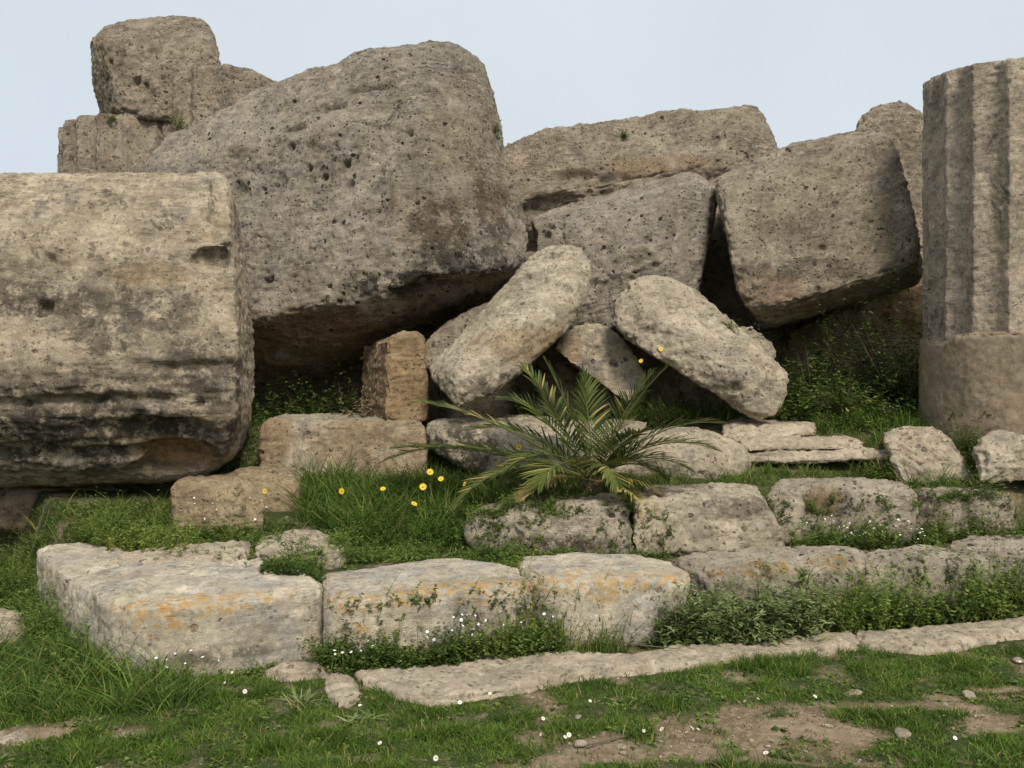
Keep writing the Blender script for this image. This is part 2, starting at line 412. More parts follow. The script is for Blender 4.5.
rock('fallen_block', 'huge tan and grey block at left edge lying on its side above small blocks', 'stone block', [D1r + D1l + D1m], M_left, vox=.044, smooth=0, chip=.3, big=True,
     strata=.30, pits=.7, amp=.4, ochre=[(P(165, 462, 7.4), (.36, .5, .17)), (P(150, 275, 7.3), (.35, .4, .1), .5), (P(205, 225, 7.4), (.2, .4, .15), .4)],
     stain_shade=[(P(30, 300, 7.2), (.8, .4, .16), .8), (P(130, 310, 7.2), (.6, .4, .2), .7), (P(60, 270, 7.2), (.9, .4, .12), .4), (P(100, 440, 7.4), (1.6, .7, .36), 1.), (P(120, 390, 7.2), (1.2, .6, .12), .8), (P(200, 380, 7.2), (.45, .5, .35), .75), (P(30, 380, 7.2), (.8, .4, .2), .5), (P(210, 250, 7.3), (.2, .3, .12), .7)],
     carve=[pts((190, 246, 6.6), (262, 242, 6.6), (262, 276, 6.6), (186, 273, 6.6), (194, 250, 7.42), (262, 246, 7.5), (262, 272, 7.5), (190, 270, 7.42)),
           pts((118, 470, 6.6), (196, 436, 6.6), (215, 470, 6.6), (150, 500, 6.6), (130, 470, 7.75), (190, 446, 7.6), (205, 468, 7.75), (150, 490, 7.9))],
    dents=[(P(42, 309, 7.15), .07, .09), (P(52, 260, 7.3), .045, .08), (P(82, 208, 7.5), .04, .08), (P(198, 211, 7.5), .03, .06), (P(18, 407, 7.15), .035, .06),
(P(60, 402, 7.1), (.9, .5, .04), .05), (P(185, 368, 7.1), (.5, .5, .05), .06), (P(120, 425, 7.1), (.5, .5, .04), .04), (P(60, 455, 7.25), (.95, .5, .06), .09), (P(160, 432, 7.3), (.32, .5, .10), .10), (P(165, 464, 7.4), (.33, .5, .13), .10)])

D2 = pts((140, 172, 10.0), (150, 155, 10.3), (175, 135, 10.3), (268, 86, 10.0), (330, 63, 9.9), (375, 48, 9.8), (432, 43, 9.7), (465, 49, 9.9), (484, 66, 9.95), (497, 95, 10.0),
         (415, 110, 8.9), (470, 105, 9.3), (504, 140, 9.9), (516, 190, 9.8), (526, 220, 9.75), (530, 243, 9.7), (524, 268, 9.7), (455, 230, 8.75), (500, 240, 9.15),
         (240, 150, 9.7), (235, 322, 9.45), (330, 308, 9.1), (405, 288, 8.75), (455, 272, 8.8), (505, 272, 9.2),
         (240, 395, 10.7), (290, 392, 10.8), (350, 352, 10.9), (438, 328, 10.9), (478, 310, 10.6), (510, 286, 10.2),
         (180, 125, 12.0), (360, 70, 12.0), (480, 90, 11.8), (500, 200, 11.8))
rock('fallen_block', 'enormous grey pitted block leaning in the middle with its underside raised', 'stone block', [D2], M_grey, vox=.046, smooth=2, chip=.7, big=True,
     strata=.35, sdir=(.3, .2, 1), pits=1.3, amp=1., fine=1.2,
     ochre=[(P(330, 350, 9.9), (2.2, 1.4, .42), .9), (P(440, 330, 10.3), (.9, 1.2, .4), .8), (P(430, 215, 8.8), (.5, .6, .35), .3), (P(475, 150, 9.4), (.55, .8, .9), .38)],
     stain_shade=[(P(440, 225, 8.7), (.35, .5, .35), .9), (P(500, 205, 9.2), (.35, .6, .4), .8), (P(470, 262, 8.9), (.6, .6, .25), .9), (P(400, 285, 8.9), (.6, .8, .15), 1.)],
     dents=[(P(243, 196, 9.6), (.10, .6, .09), .06), (P(293, 147, 9.45), .024, .10), (P(348, 168, 9.2), .034, .11), (P(357, 160, 9.15), .024, .08), (P(309, 170, 9.35), .028, .09), (P(325, 180, 9.3), .030, .1), (P(262, 190, 9.4), .03, .06), (P(318, 213, 9.3), (.13, .5, .025), .03),
            (P(411, 136, 8.95), .034, .09), (P(338, 146, 9.2), .03, .05), (P(270, 284, 9.35), .035, .08), (P(370, 90, 9.3), (.30, .5, .05), .09), (P(330, 108, 9.35), (.22, .5, .04), .08), (P(295, 131, 9.45), (.16, .5, .03), .07), (P(445, 288, 8.9), (.45, .6, .12), .14),
            (P(501, 137, 9.7), (.06, .3, .14), .07), (P(508, 152, 9.8), (.06, .3, .14), .07)])

# pile at upper left
T1 = pts((90, 40, 11.7), (103, 27, 11.6), (130, 19, 11.6), (165, 16, 11.6), (203, 20, 11.7), (211, 28, 11.6), (103, 40, 11.1), (206, 40, 11.1), (222, 72, 11.2), (224, 100, 11.2),
         (120, 112, 11.1), (140, 118, 11.1), (175, 122, 11.1), (222, 122, 11.2), (93, 82, 11.8), (101, 117, 11.9), (108, 60, 12.9), (200, 30, 12.9), (215, 115, 12.9), (115, 115, 12.9))
rock('fallen_block', 'squarish tilted block standing against the sky, highest of the pile at upper left', 'stone block', [T1], M_brown, vox=.035, smooth=0, sub=1, amp=.6, chip=.7, pits=1.1, fine=1.3, big=True,
     dents=[(P(136, 82, 11.1), (.045, .3, .045), .08), (P(146, 85, 11.1), (.035, .3, .035), .08), (P(112, 62, 11.1), (.03, .3, .03), .06)])

def fluted(cx, cy, z0, z1, R, nfl=20, depth=.085, phase=0., seg=8, tilt=None):
    n = nfl * seg; V = []; Fc = []
    rings = 12
    for k in range(rings + 1):
        z = z0 + (z1 - z0) * k / rings
        for i in range(n):
            f = (i % seg) / seg
            r = R * (1 - depth * math.sin(math.pi * f) ** .85) if f else R
            a = 2 * math.pi * i / n + phase
            V.append(Vector((r * math.cos(a), r * math.sin(a), z)))
    for k in range(rings):
        for i in range(n):
            j = (i + 1) % n
            Fc.append((k * n + i, k * n + j, (k + 1) * n + j, (k + 1) * n + i))
    Fc.append(tuple(range(n))[::-1]); Fc.append(tuple(rings * n + i for i in range(n)))
    if tilt is not None: V = [tilt @ v for v in V]
    return ('mesh', [v + Vector((cx, cy, 0)) for v in V], Fc)
c = P(152, 130, 12.2)
rock('column_drum', 'fluted column drum under the topmost block at upper left', 'column drum', [fluted(c.x, c.y, 1.6, P(100, 122, 11.6).z, 1.15, phase=.12, depth=.10)], M_brown, vox=.035, smooth=1, sub=1, amp=.4, pits=.5, fine=.7, group='fluted drums piled at upper left')
c = P(243, 100, 11.9)
tl = Matrix.Rotation(math.radians(3), 3, 'Y')
rock('column_drum', 'fluted drum fragment beside the topmost block, half hidden by the enormous grey block', 'column drum', [fluted(c.x + .05, c.y, 2.8, P(205, 76, 11.3).z, 1.15, phase=.05, depth=.10, tilt=None)], M_brown, vox=.035, smooth=1, sub=1, amp=.6, pits=.8, fine=1.,
     cuts=[(P(262, 78, 11.2), Vector((.35, 0, 1)).normalized()), (P(160, 110, 11.1), Vector((-.9, 0, .45)).normalized())], group='fluted drums piled at upper left')

# blocks behind, centre and right
R6 = pts((500, 150, 12.4), (512, 142, 12.2), (535, 130, 12.2), (580, 127, 12.2), (630, 119, 12.2), (690, 109, 12.2), (735, 105, 12.2), (757, 106, 12.2), (768, 125, 12.2), (776, 152, 12.2),
         (500, 205, 11.6), (560, 190, 11.6), (640, 178, 11.6), (720, 160, 11.6), (776, 165, 11.8), (500, 260, 12.2), (700, 260, 12.2), (776, 260, 12.4))
rock('fallen_block', 'long sloping block behind the others, its top against the sky in the middle', 'stone block', [body(R6, 1.8)], M_brown, vox=.045, smooth=2, big=True, strata=.6, sdir=(-.25, .2, 1), pits=1.2, amp=1.2, fine=1.2,
     ochre=[(P(660, 165, 11.8), (.8, .6, .12), .6)], dents=[(P(600, 175, 11.6), (.8, .6, .07), .12), (P(545, 205, 11.6), (.4, .6, .15), .12)])
R4 = pts((532, 218, 10.4), (560, 206, 10.6), (628, 189, 10.6), (690, 172, 10.7), (708, 180, 10.4), (716, 195, 10.3),
         (534, 226, 10.1), (630, 214, 9.9), (672, 205, 9.7), (706, 205, 9.9), (706, 226, 9.9), (690, 243, 9.9), (655, 240, 9.6),
         (534, 330, 10.1), (620, 330, 9.9), (688, 330, 9.95))
R4b = pts((655, 200, 9.9), (690, 185, 9.9), (716, 190, 10.1), (712, 226, 10.1), (690, 242, 10.0), (650, 245, 9.75), (640, 215, 9.8))
rock('fallen_block', 'smooth grey block with rounded right shoulder, behind the two crossed slanting slabs', 'stone block', [body(R4, 1.4), body(R4b, .9)], M_grey, vox=.04, smooth=4, big=True, pits=.6, amp=.8, strata=.3, sdir=(-.3, 0, 1),
     dents=[(P(551, 226, 10.1), .04, .08), (P(547, 237, 10.1), .04, .07), (P(533, 235, 10.1), (.03, .4, .2), .08), (P(563, 222, 10.1), (.02, .4, .25), .05), (P(647, 242, 9.7), .05, .05)])
R5 = pts((714, 178, 10.0), (740, 165, 10.0), (774, 149, 10.0), (815, 139, 9.9), (853, 130, 9.8), (887, 127, 9.8), (718, 190, 9.6), (894, 134, 9.3), (908, 190, 9.25), (921, 250, 9.2),
         (733, 285, 9.3), (748, 312, 9.25), (770, 308, 9.05), (920, 263, 9.0), (762, 330, 9.6), (924, 281, 9.5), (736, 230, 9.4))
rock('fallen_block', 'broad tilted brown block beside the standing column, propped above dark shrubs', 'stone block', [R5 + back([p for p in R5], 1.5, .93)], M_brown, vox=.038, smooth=0, chip=.6, big=True, strata=.3, sdir=(-.22, 0, 1), pits=1.2, amp=.8, fine=1.1,
     ochre=[(P(840, 300, 9.3), (1.1, .6, .12), .55), (P(770, 290, 9.2), (.4, .5, .2), .5)], stain_shade=[(P(830, 230, 9.3), (.8, .5, .2), .35), (P(800, 270, 9.2), (.7, .5, .12), .6)])
R7 = pts((853, 128, 11.2), (862, 112, 11.1), (876, 102, 11.1), (906, 100, 11.1), (916, 115, 11.1), (919, 124, 11.0), (945, 128, 11.0), (955, 300, 11), (850, 300, 11))
rock('fallen_block', 'pointed pale block seen between the broad tilted block and the column', 'stone block', [body(R7, 1.3)], M_brown, vox=.035, smooth=0, big=True, pits=1.2, amp=.8, fine=1.3)
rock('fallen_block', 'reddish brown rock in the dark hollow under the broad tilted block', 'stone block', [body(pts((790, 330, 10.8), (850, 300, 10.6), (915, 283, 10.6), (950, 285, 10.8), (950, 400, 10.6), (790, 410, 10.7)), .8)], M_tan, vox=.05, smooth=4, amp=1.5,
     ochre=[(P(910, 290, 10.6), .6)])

for lab, q, Yk in [('shaded stone closing the gap between the smooth grey block and the broad tilted block', [(690, 178), (722, 178), (800, 300), (850, 330), (850, 425), (680, 425)], 11.2),
                   ('large shaded stone behind the two crossed slanting slabs', [(520, 250), (700, 250), (715, 425), (505, 425)], 11.6),
                   ('shaded stone behind the smaller brown slab under the right end of the enormous block', [(385, 300), (540, 270), (540, 425), (385, 425)], 11.6),
                   ('low shaded stone at the back of the hollow under the enormous grey block', [(180, 330), (420, 320), (420, 425), (180, 425)], 13.2)]:
    rock('fallen_block', lab, 'stone block', [body([P(x, y, Yk + .2 * math.sin(x)) for x, y in q], 1.0)], M_brown, vox=.08, smooth=2, big=True, amp=1.6)
# leaning slabs in the middle
R1 = pts((536, 250, 9.1), (560, 242, 9.1), (582, 246, 9.0), (594, 262, 8.85), (590, 290, 8.6), (574, 322, 8.4), (526, 368, 8.15), (484, 398, 8.0), (457, 408, 8.0), (440, 390, 8.2), (427, 369, 8.5),
         (466, 337, 8.75), (506, 303, 8.9), (452, 372, 8.0), (470, 385, 7.93), (578, 272, 8.55), (510, 345, 8.0), (575, 300, 8.35))
rock('fallen_slab', 'long pale slab slanting up to the right beside the small supporting pillar', 'stone slab', [R1 + back(R1, .55, .93)], M_pale, vox=.032, smooth=0, chip=.4, big=True, amp=.45, pits=.8, strata=.0, sdir=(.7, 0, .7), ochre=[(P(530, 345, 8.2), (.6, .4, .15), .6)],
     stain_shade=[(P(500, 385, 8.1), (.35, .3, .12), .9)], dents=[(P(541, 279, 8.75), .05, .05), (P(528, 276, 8.8), .03, .05), (P(566, 291, 8.5), .05, .04)])
R1b = pts((424, 345, 9.1), (440, 325, 9.2), (500, 300, 9.3), (530, 280, 9.4), (530, 330, 9.2), (470, 360, 9.1), (430, 372, 9.05), (426, 372, 9.1))
rock('fallen_slab', 'shaded brown slab behind the long pale slab slanting up to the right', 'stone slab', [body(R1b, .7)], M_brown, vox=.04, smooth=4, amp=.9)
R2 = pts((553, 346, 8.85), (563, 333, 8.9), (579, 322, 8.95), (606, 324, 8.95), (628, 338, 8.9), (645, 362, 8.8), (651, 386, 8.7), (628, 406, 8.6), (604, 390, 8.65), (576, 368, 8.75))
rock('boulder', 'pitted pale boulder wedged behind the palm, between the two crossed slanting slabs', 'boulder', [R2 + back(R2, .7, .9)], M_pale, vox=.03, smooth=1, pits=1.2, amp=.7, ochre=[(P(570, 345, 8.8), (.12, .3, .2), .6)],
     dents=[(P(617, 361, 8.65), .04, .07), (P(598, 345, 8.65), .03, .05)])
R2b = pts((535, 395, 9.3), (560, 360, 9.3), (600, 380, 9.3), (620, 415, 9.3), (540, 415, 9.3))
rock('boulder', 'dark shaded rock under the pitted pale boulder behind the palm', 'boulder', [body(R2b, .5)], M_brown, vox=.04, smooth=4)
R3 = pts((612, 318, 8.7), (615, 298, 8.7), (627, 279, 8.75), (645, 273, 8.8), (668, 275, 8.8), (695, 288, 8.75), (724, 319, 8.65), (762, 350, 8.5), (789, 372, 8.4), (789, 392, 8.3), (776, 414, 8.2), (757, 419, 8.15), (742, 413, 8.15), (700, 385, 8.2),
         (655, 358, 8.3), (625, 338, 8.45), (660, 320, 8.25), (740, 378, 8.0), (690, 322, 8.35), (756, 368, 8.2))
rock('fallen_slab', 'long pale slab slanting down to the right, to the right of the palm', 'stone slab', [R3 + back(R3, .55, .92)], M_pale, vox=.03, smooth=0, chip=.5, big=True, pits=1.2, strata=.05, sdir=(.55, -.3, .8), fine=1.1, amp=.7,
     stain_shade=[(P(645, 320, 8.3), (.15, .3, .12), .8), (P(730, 380, 8.0), (.2, .3, .1), .4)])
R3b = pts((733, 326, 9.0), (752, 324, 9.0), (772, 337, 9.0), (779, 352, 8.95), (776, 372, 8.95), (736, 360, 8.95))
rock('boulder', 'small pale rock peeping over the top of the slab slanting down to the right', 'boulder', [body(R3b, .5)], M_pale, vox=.03, smooth=3)
PL = pts((386, 338, 8.8), (398, 330, 8.8), (420, 330, 8.8), (428, 345, 8.75), (426, 385, 8.7), (431, 424, 8.65), (384, 424, 8.65), (388, 385, 8.75),
         (362, 345, 9.8), (360, 424, 9.7), (425, 335, 9.6), (428, 424, 9.5))
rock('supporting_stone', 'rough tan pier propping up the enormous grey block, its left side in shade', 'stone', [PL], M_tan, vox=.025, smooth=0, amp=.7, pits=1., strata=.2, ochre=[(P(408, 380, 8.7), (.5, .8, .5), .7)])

# small blocks carrying the left block
A = pts((170, 487, 7.25), (185, 482, 7.3), (240, 480, 7.3), (256, 490, 7.25), (263, 508, 7.2), (262, 536, 7.1), (172, 538, 7.1), (180, 492, 7.15), (235, 492, 7.12), (255, 505, 7.1))
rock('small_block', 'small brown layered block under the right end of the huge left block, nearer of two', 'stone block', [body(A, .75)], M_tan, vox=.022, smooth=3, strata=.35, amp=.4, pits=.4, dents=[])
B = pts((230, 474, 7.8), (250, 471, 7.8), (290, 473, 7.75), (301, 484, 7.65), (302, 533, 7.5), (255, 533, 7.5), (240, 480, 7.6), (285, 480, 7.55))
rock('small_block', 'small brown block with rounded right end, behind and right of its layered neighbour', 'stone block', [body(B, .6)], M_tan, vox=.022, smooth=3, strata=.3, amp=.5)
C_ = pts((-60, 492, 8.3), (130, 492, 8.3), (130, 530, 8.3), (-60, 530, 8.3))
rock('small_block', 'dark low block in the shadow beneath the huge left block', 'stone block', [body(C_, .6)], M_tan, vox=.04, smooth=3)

# ------------------------------------------------------------------ first course
def Y1(px): return 5.49 / (1 - .26 * (px - 512) / F)
def front_block(pxl, pxr, ytl, ytr, z=.44, bot=-.06, inset=.0, rnd=.05, deep=1.0):
    """front edge follows the course line; outline given by its two ends"""
    a = P(pxl, ytl, Y1(pxl) + inset); b = P(pxr, ytr, Y1(pxr) + inset)
    return a, b
LE = 'front-course'
def lich(*px): return [(P(x, y, Y1(x)), (.24 * w, .14, .085 * w), 1.) for x, y, w in px]
# corner block
top = [Z(37, 549, .44), Z(60, 543, .44), Z(100, 541, .45), Z(146, 556, .45), Z(112, 566, .44), Z(66, 577, .43)]
zb = [Vector((v.x * .995, v.y + .02, -.05)) for v in top]
rock('step_block', 'small block at the far left end of the front step, behind the lichened corner block', 'stone block', [top + zb], M_step, vox=.025, smooth=1, chip=.5, infl=.008, amp=.6, fine=.5, pits=.6, strata=.12,
     lichen=lich((70, 575, 1.2), (50, 560, 1.2), (90, 550, .8)))
top = [Z(67, 579, .43), Z(114, 568, .44), Z(150, 559, .45), Z(240, 570, .45), Z(318, 572, .45), Z(321, 590, .42), Z(300, 593, .43), Z(140, 608, .43), Z(118, 607, .42)]
zb = [Vector((v.x * .995, v.y + .02, -.05)) for v in top]
rock('step_block', 'corner block of the front step at left, orange lichen along its rounded edge', 'stone block', [top + zb], M_step, vox=.025, smooth=1, chip=.5, infl=.006, amp=.45, fine=.4, pits=.5, strata=.12,
     lichen=lich((100, 592, 1.1), (125, 608, 1.4), (150, 612, 1.2), (185, 600, 1.3), (225, 598, 1.1), (255, 598, 1.), (70, 575, 1.4), (50, 558, 1.2), (165, 628, .7), (300, 596, .8), (150, 598, 1)),
     stain_shade=[(P(230, 660, 5.0), (.5, .3, .05), .8), (P(150, 635, 5.0), (.06, .2, .06), .7)], dents=[(Z(140, 590, .44), (.05, .35, .2), .03), (Z(195, 592, .44), (.15, .05, .2), .03)])
# second
top = [Z(320, 572, .44), Z(395, 562, .45), Z(450, 558, .45), Z(515, 566, .44), Z(532, 583, .43), Z(525, 588, .42), Z(430, 594, .42), Z(345, 600, .41), Z(324, 598, .41)]
zb = [Vector((v.x, v.y + .015, -.05)) for v in top]
rock('step_block', 'long smooth block of the front step, second from its left corner', 'stone block', [top + zb], M_step, vox=.025, smooth=1, chip=.5, infl=.006, amp=.35, fine=.32, pits=.3,
     lichen=lich((345, 602, .9), (360, 600, .8), (430, 594, .9), (480, 591, .9), (400, 598, .6), (520, 588, .8), (360, 625, .5)), stain_shade=[(P(480, 605, 5.3), (.2, .2, .15), .4)])
top = [Z(517, 558, .46), Z(560, 552, .47), Z(640, 552, .46), Z(676, 560, .45), Z(694, 571, .43), Z(688, 578, .42), Z(610, 581, .43), Z(545, 582, .43), Z(534, 580, .43)]
zb = [Vector((v.x - .10 * (v.x > .8), v.y + .015, -.02)) for v in top]
rock('step_block', 'pale block of the front step with a slanting right end, below the palm', 'stone block', [top + zb], M_step, vox=.025, smooth=1, chip=.5, infl=.006, amp=.4, fine=.36, pits=.4,
     lichen=lich((550, 583, .8), (580, 583, .9), (620, 580, .9), (640, 580, .8), (600, 592, .7), (680, 575, .7)))
top = [Z(668, 556, .44), Z(700, 551, .45), Z(780, 547, .45), Z(862, 549, .45), Z(866, 558, .44), Z(850, 562, .43), Z(765, 569, .42), Z(715, 573, .42)]
zb = [Vector((v.x, v.y + .01, 0)) for v in top]
rock('step_block', 'rough pitted block of the front step with thistle growing at its foot', 'stone block', [top + zb], M_pit, vox=.025, smooth=1, infl=.008, amp=.7, fine=.8, pits=1., strata=.25,
     lichen=lich((760, 570, .9), (795, 566, .9), (850, 562, .8), (830, 564, .6), (720, 573, .5)), dents=[(P(808, 578, 5.95), .05, .05)])
top = [Z(858, 549, .47), Z(900, 544, .47), Z(945, 541, .46), Z(950, 555, .46), Z(900, 558, .44), Z(866, 560, .44)]
zb = [Vector((v.x, v.y + .01, 0)) for v in top]
rock('step_block', 'short block near the right end of the front step, half hidden by weeds', 'stone block', [top + zb], M_pit, vox=.028, smooth=1, infl=.008, amp=.8, fine=.8, pits=.8, strata=.4)
top = [Z(945, 540, .48), Z(980, 535, .48), Z(1035, 533, .48), Z(1120, 530, .48), Z(1120, 545, .46), Z(1020, 549, .46), Z(948, 557, .46)]
zb = [Vector((v.x, v.y + .01, 0)) for v in top]
rock('step_block', 'last block at the right end of the front step, cut by the picture edge', 'stone block', [top + zb], M_pit, vox=.03, smooth=1, infl=.008, amp=.8, fine=.8, pits=.8, strata=.4)
# tread slabs behind
top = [Z(252, 546, .49), Z(262, 536, .49), Z(300, 526, .49), Z(322, 527, .49), Z(352, 545, .49), Z(340, 555, .49), Z(280, 558, .49)]
rock('paving_slab', 'flat worn slab on the step near the small brown blocks', 'stone slab', [top + [v - Vector((0, 0, .15)) for v in top]], M_slab, vox=.025, smooth=1, amp=.4, strata=.3, pits=.5)
top = [Z(175, 570, .48), Z(205, 562, .48), Z(262, 557, .48), Z(300, 562, .48), Z(312, 570, .48), Z(262, 573, .48), Z(190, 574, .48)]
rock('paving_slab', 'flat cracked slab among weeds just behind the corner block', 'stone slab', [top + [v - Vector((0, 0, .12)) for v in top]], M_step, vox=.025, smooth=3, amp=.5, pits=.3)
top = [Z(105, 554, .485), Z(170, 545, .485), Z(250, 541, .485), Z(245, 552, .485), Z(150, 562, .485)]
rock('paving_slab', 'narrow strip of slab showing between weeds on the left of the step', 'stone slab', [top + [v - Vector((0, 0, .12)) for v in top]], M_slab, vox=.025, smooth=3, amp=.5, pits=.3)

# ------------------------------------------------------------------ second course
S = pts((465, 534, 6.65), (470, 524, 6.65), (482, 516, 6.62), (520, 508, 6.55), (600, 503, 6.5), (632, 503, 6.5), (633, 558, 6.5), (520, 562, 6.5), (478, 554, 6.55), (474, 540, 6.6))
rock('step_block', 'low pitted block with a rounded left end, in the middle step below the palm', 'stone block', [body(S, .6, .94)], M_pit, vox=.025, smooth=3, chip=.5, infl=.022, amp=.8, pits=1.3, fine=1.1, stain_shade=[(P(545, 545, 6.5), (.6, .3, .08), .9)],
     dents=[(P(551, 509, 6.5), .05, .05), (P(520, 523, 6.5), .03, .05), (P(515, 541, 6.5), .05, .04)])
S = pts((631, 500, 6.55), (650, 496, 6.6), (740, 496, 6.65), (758, 500, 6.65), (768, 515, 6.65), (782, 538, 6.6), (776, 556, 6.6), (633, 560, 6.5))
rock('step_block', 'pale wedge-shaped block in the middle step, right of the rounded pitted one', 'stone block', [body(S, .75, .95)], M_pale, vox=.025, smooth=1, chip=.5, infl=.022, amp=1., pits=1., fine=1.1, stain_shade=[(P(735, 505, 6.7), (.3, .3, .1), .7)], lichen=[(P(645, 508, 6.6), (.1, .2, .1), .7)])
S = pts((766, 494, 6.95), (800, 489, 7.0), (850, 487, 7.0), (900, 490, 7.0), (913, 493, 7.0), (913, 545, 6.95), (775, 548, 6.9))
rock('step_block', 'tan pitted block in the middle step above the white flowers', 'stone block', [body(S, .75, .97)], M_pit, vox=.026, smooth=1, chip=.5, infl=.02, amp=1., pits=1.2, fine=1.1, stain_shade=[(P(835, 505, 7.0), (.12, .3, .1), .9)], ochre=[(P(818, 502, 7.0), (.15, .3, .12), .7)])
S = pts((911, 494, 7.1), (950, 493, 7.15), (1005, 495, 7.15), (1014, 502, 7.15), (1014, 545, 7.15), (912, 545, 7.1))
rock('step_block', 'block at the right end of the middle step, weeds hanging over its face', 'stone block', [body(S, .6, .97)], M_pit, vox=.026, smooth=1, chip=.5, infl=.02, amp=1., pits=1.2, fine=1.1, stain_shade=[(P(925, 505, 7.1), (.12, .3, .12), .9)])

# ------------------------------------------------------------------ third course
S = pts((262, 424, 8.3), (270, 420, 8.45), (300, 419, 8.5), (424, 420, 8.5), (425, 428, 8.3), (425, 505, 8.25), (264, 505, 8.2), (262, 470, 8.25))
rock('step_block', 'long tan block of the upper step between the huge left block and the palm', 'stone block', [body(S, 1.3, 1.0)], M_pale, vox=.03, smooth=3, amp=.7, pits=.8, fine=.9, ochre=[(P(395, 440, 8.3), (.7, .5, .45), .6), (P(270, 440, 8.3), (.2, .4, .3), .7)], stain_shade=[(P(345, 435, 8.3), (.4, .3, .1), .5)])
S = pts((425, 422, 8.35), (530, 420, 8.6), (650, 421, 8.6), (470, 429, 8.1), (500, 434, 7.9), (530, 436, 7.7), (640, 438, 7.6), (427, 452, 8.3), (485, 482, 7.7), (530, 490, 7.5), (620, 490, 7.5), (650, 490, 8.0))
rock('step_block', 'rough block of the upper step behind the palm, its left face in shade', 'stone block', [S + back(S, .5, .97)], M_pale, vox=.03, smooth=1, amp=.8, strata=.35, sdir=(.7, 0, .7), stain_shade=[(P(460, 450, 8), (.4, .6, .3), 1.)])  # dark patch paints the left face's shade into its colour
S = pts((600, 445, 7.7), (630, 434, 7.8), (680, 430, 7.9), (716, 436, 7.85), (745, 452, 7.8), (748, 472, 7.7), (735, 488, 7.6), (610, 488, 7.6), (640, 452, 7.5), (720, 455, 7.55))
rock('boulder', 'rounded pitted rock just right of the palm on the upper step', 'boulder', [body(S, .5)], M_pale, vox=.026, smooth=5, amp=.8, chip=.5, pits=1.3)
S = pts((720, 425, 8.2), (735, 422, 8.3), (812, 423, 8.25), (818, 428, 8.15), (818, 436, 8.1), (725, 445, 8.1))
rock('paving_slab', 'upper thin slab of the layered slabs on the upper step, below the slanting slab', 'stone slab', [body(S, .9, .98)], M_slab, vox=.022, smooth=2, amp=.5, strata=.4)
S = pts((738, 438, 8.0), (800, 435, 8.05), (862, 439, 8.0), (866, 443, 7.95), (865, 451, 7.9), (740, 452, 7.9))
rock('paving_slab', 'middle thin slab of the layered slabs on the upper step', 'stone slab', [body(S, .8, .98)], M_slab, vox=.022, smooth=2, amp=.5, strata=.4)
S = pts((742, 452, 7.85), (860, 451, 7.85), (893, 454, 7.85), (896, 462, 7.8), (742, 464, 7.8))
rock('paving_slab', 'lowest strip of the layered slabs on the upper step, edged by grass', 'stone slab', [body(S, .6, .98)], M_slab, vox=.022, smooth=2, amp=.5, strata=.4)
S = pts((880, 432, 7.9), (900, 427, 7.85), (938, 431, 7.75), (952, 444, 7.6), (964, 462, 7.5), (975, 482, 7.4), (900, 490, 7.5), (888, 450, 7.7), (935, 445, 7.5))
rock('boulder', 'tan grooved rock on the upper step left of the column foot', 'boulder', [body(S, .45)], M_slab, vox=.025, smooth=2, strata=.4, sdir=(.8, 0, .5))
S = pts((974, 455, 7.35), (982, 438, 7.35), (1000, 431, 7.35), (1024, 446, 7.3), (1080, 450, 7.3), (1080, 485, 7.2), (978, 485, 7.2), (1000, 460, 7.15))
rock('boulder', 'rough pitted rock at the foot of the column, cut by the right picture edge', 'boulder', [body(S, .3)], M_pale, vox=.025, smooth=1, pits=1.2, fine=1.3, strata=.4)

# ------------------------------------------------------------------ low paving in front
def low(label, out, z, mat=M_slab, **k):
    a = [Z(x, y, z) for x, y in out]
    rock('paving_slab', label, 'stone slab', [a + [v - Vector((0, 0, .16)) for v in a]], mat, vox=.022, smooth=1, amp=.35, pits=.7, strata=.15, infl=.006, **k)
low('broad sandy slab set in the lawn in front of the front step', [(352, 668), (420, 656), (500, 652), (590, 650), (640, 653), (620, 668), (560, 676), (500, 689), (440, 697), (405, 692), (365, 680)], .05)
low('small broken slab in the lawn left of the broad sandy slab', [(322, 672), (340, 669), (356, 672), (366, 690), (350, 700), (330, 698)], .05)
low('thin strip of slab along the foot of the corner block', [(262, 668), (290, 661), (330, 660), (352, 664), (320, 671), (275, 673)], .055)
low('long sandy slab in the lawn below the thistle', [(612, 655), (690, 649), (735, 639), (790, 634), (850, 629), (865, 642), (800, 650), (700, 661), (636, 669), (604, 668)], .05)
low('sandy slab in the lawn running out at the right edge', [(851, 630), (930, 623), (1000, 618), (1090, 612), (1100, 622), (1024, 630), (935, 645), (866, 644)], .055)
low('low slab at the left edge beside the tall grass', [(-60, 612), (10, 606), (26, 612), (24, 638), (-60, 645)], .05)
low('flat stone in the grass at the lower left corner', [(-30, 728), (25, 724), (42, 734), (20, 745), (-30, 746)], .015)

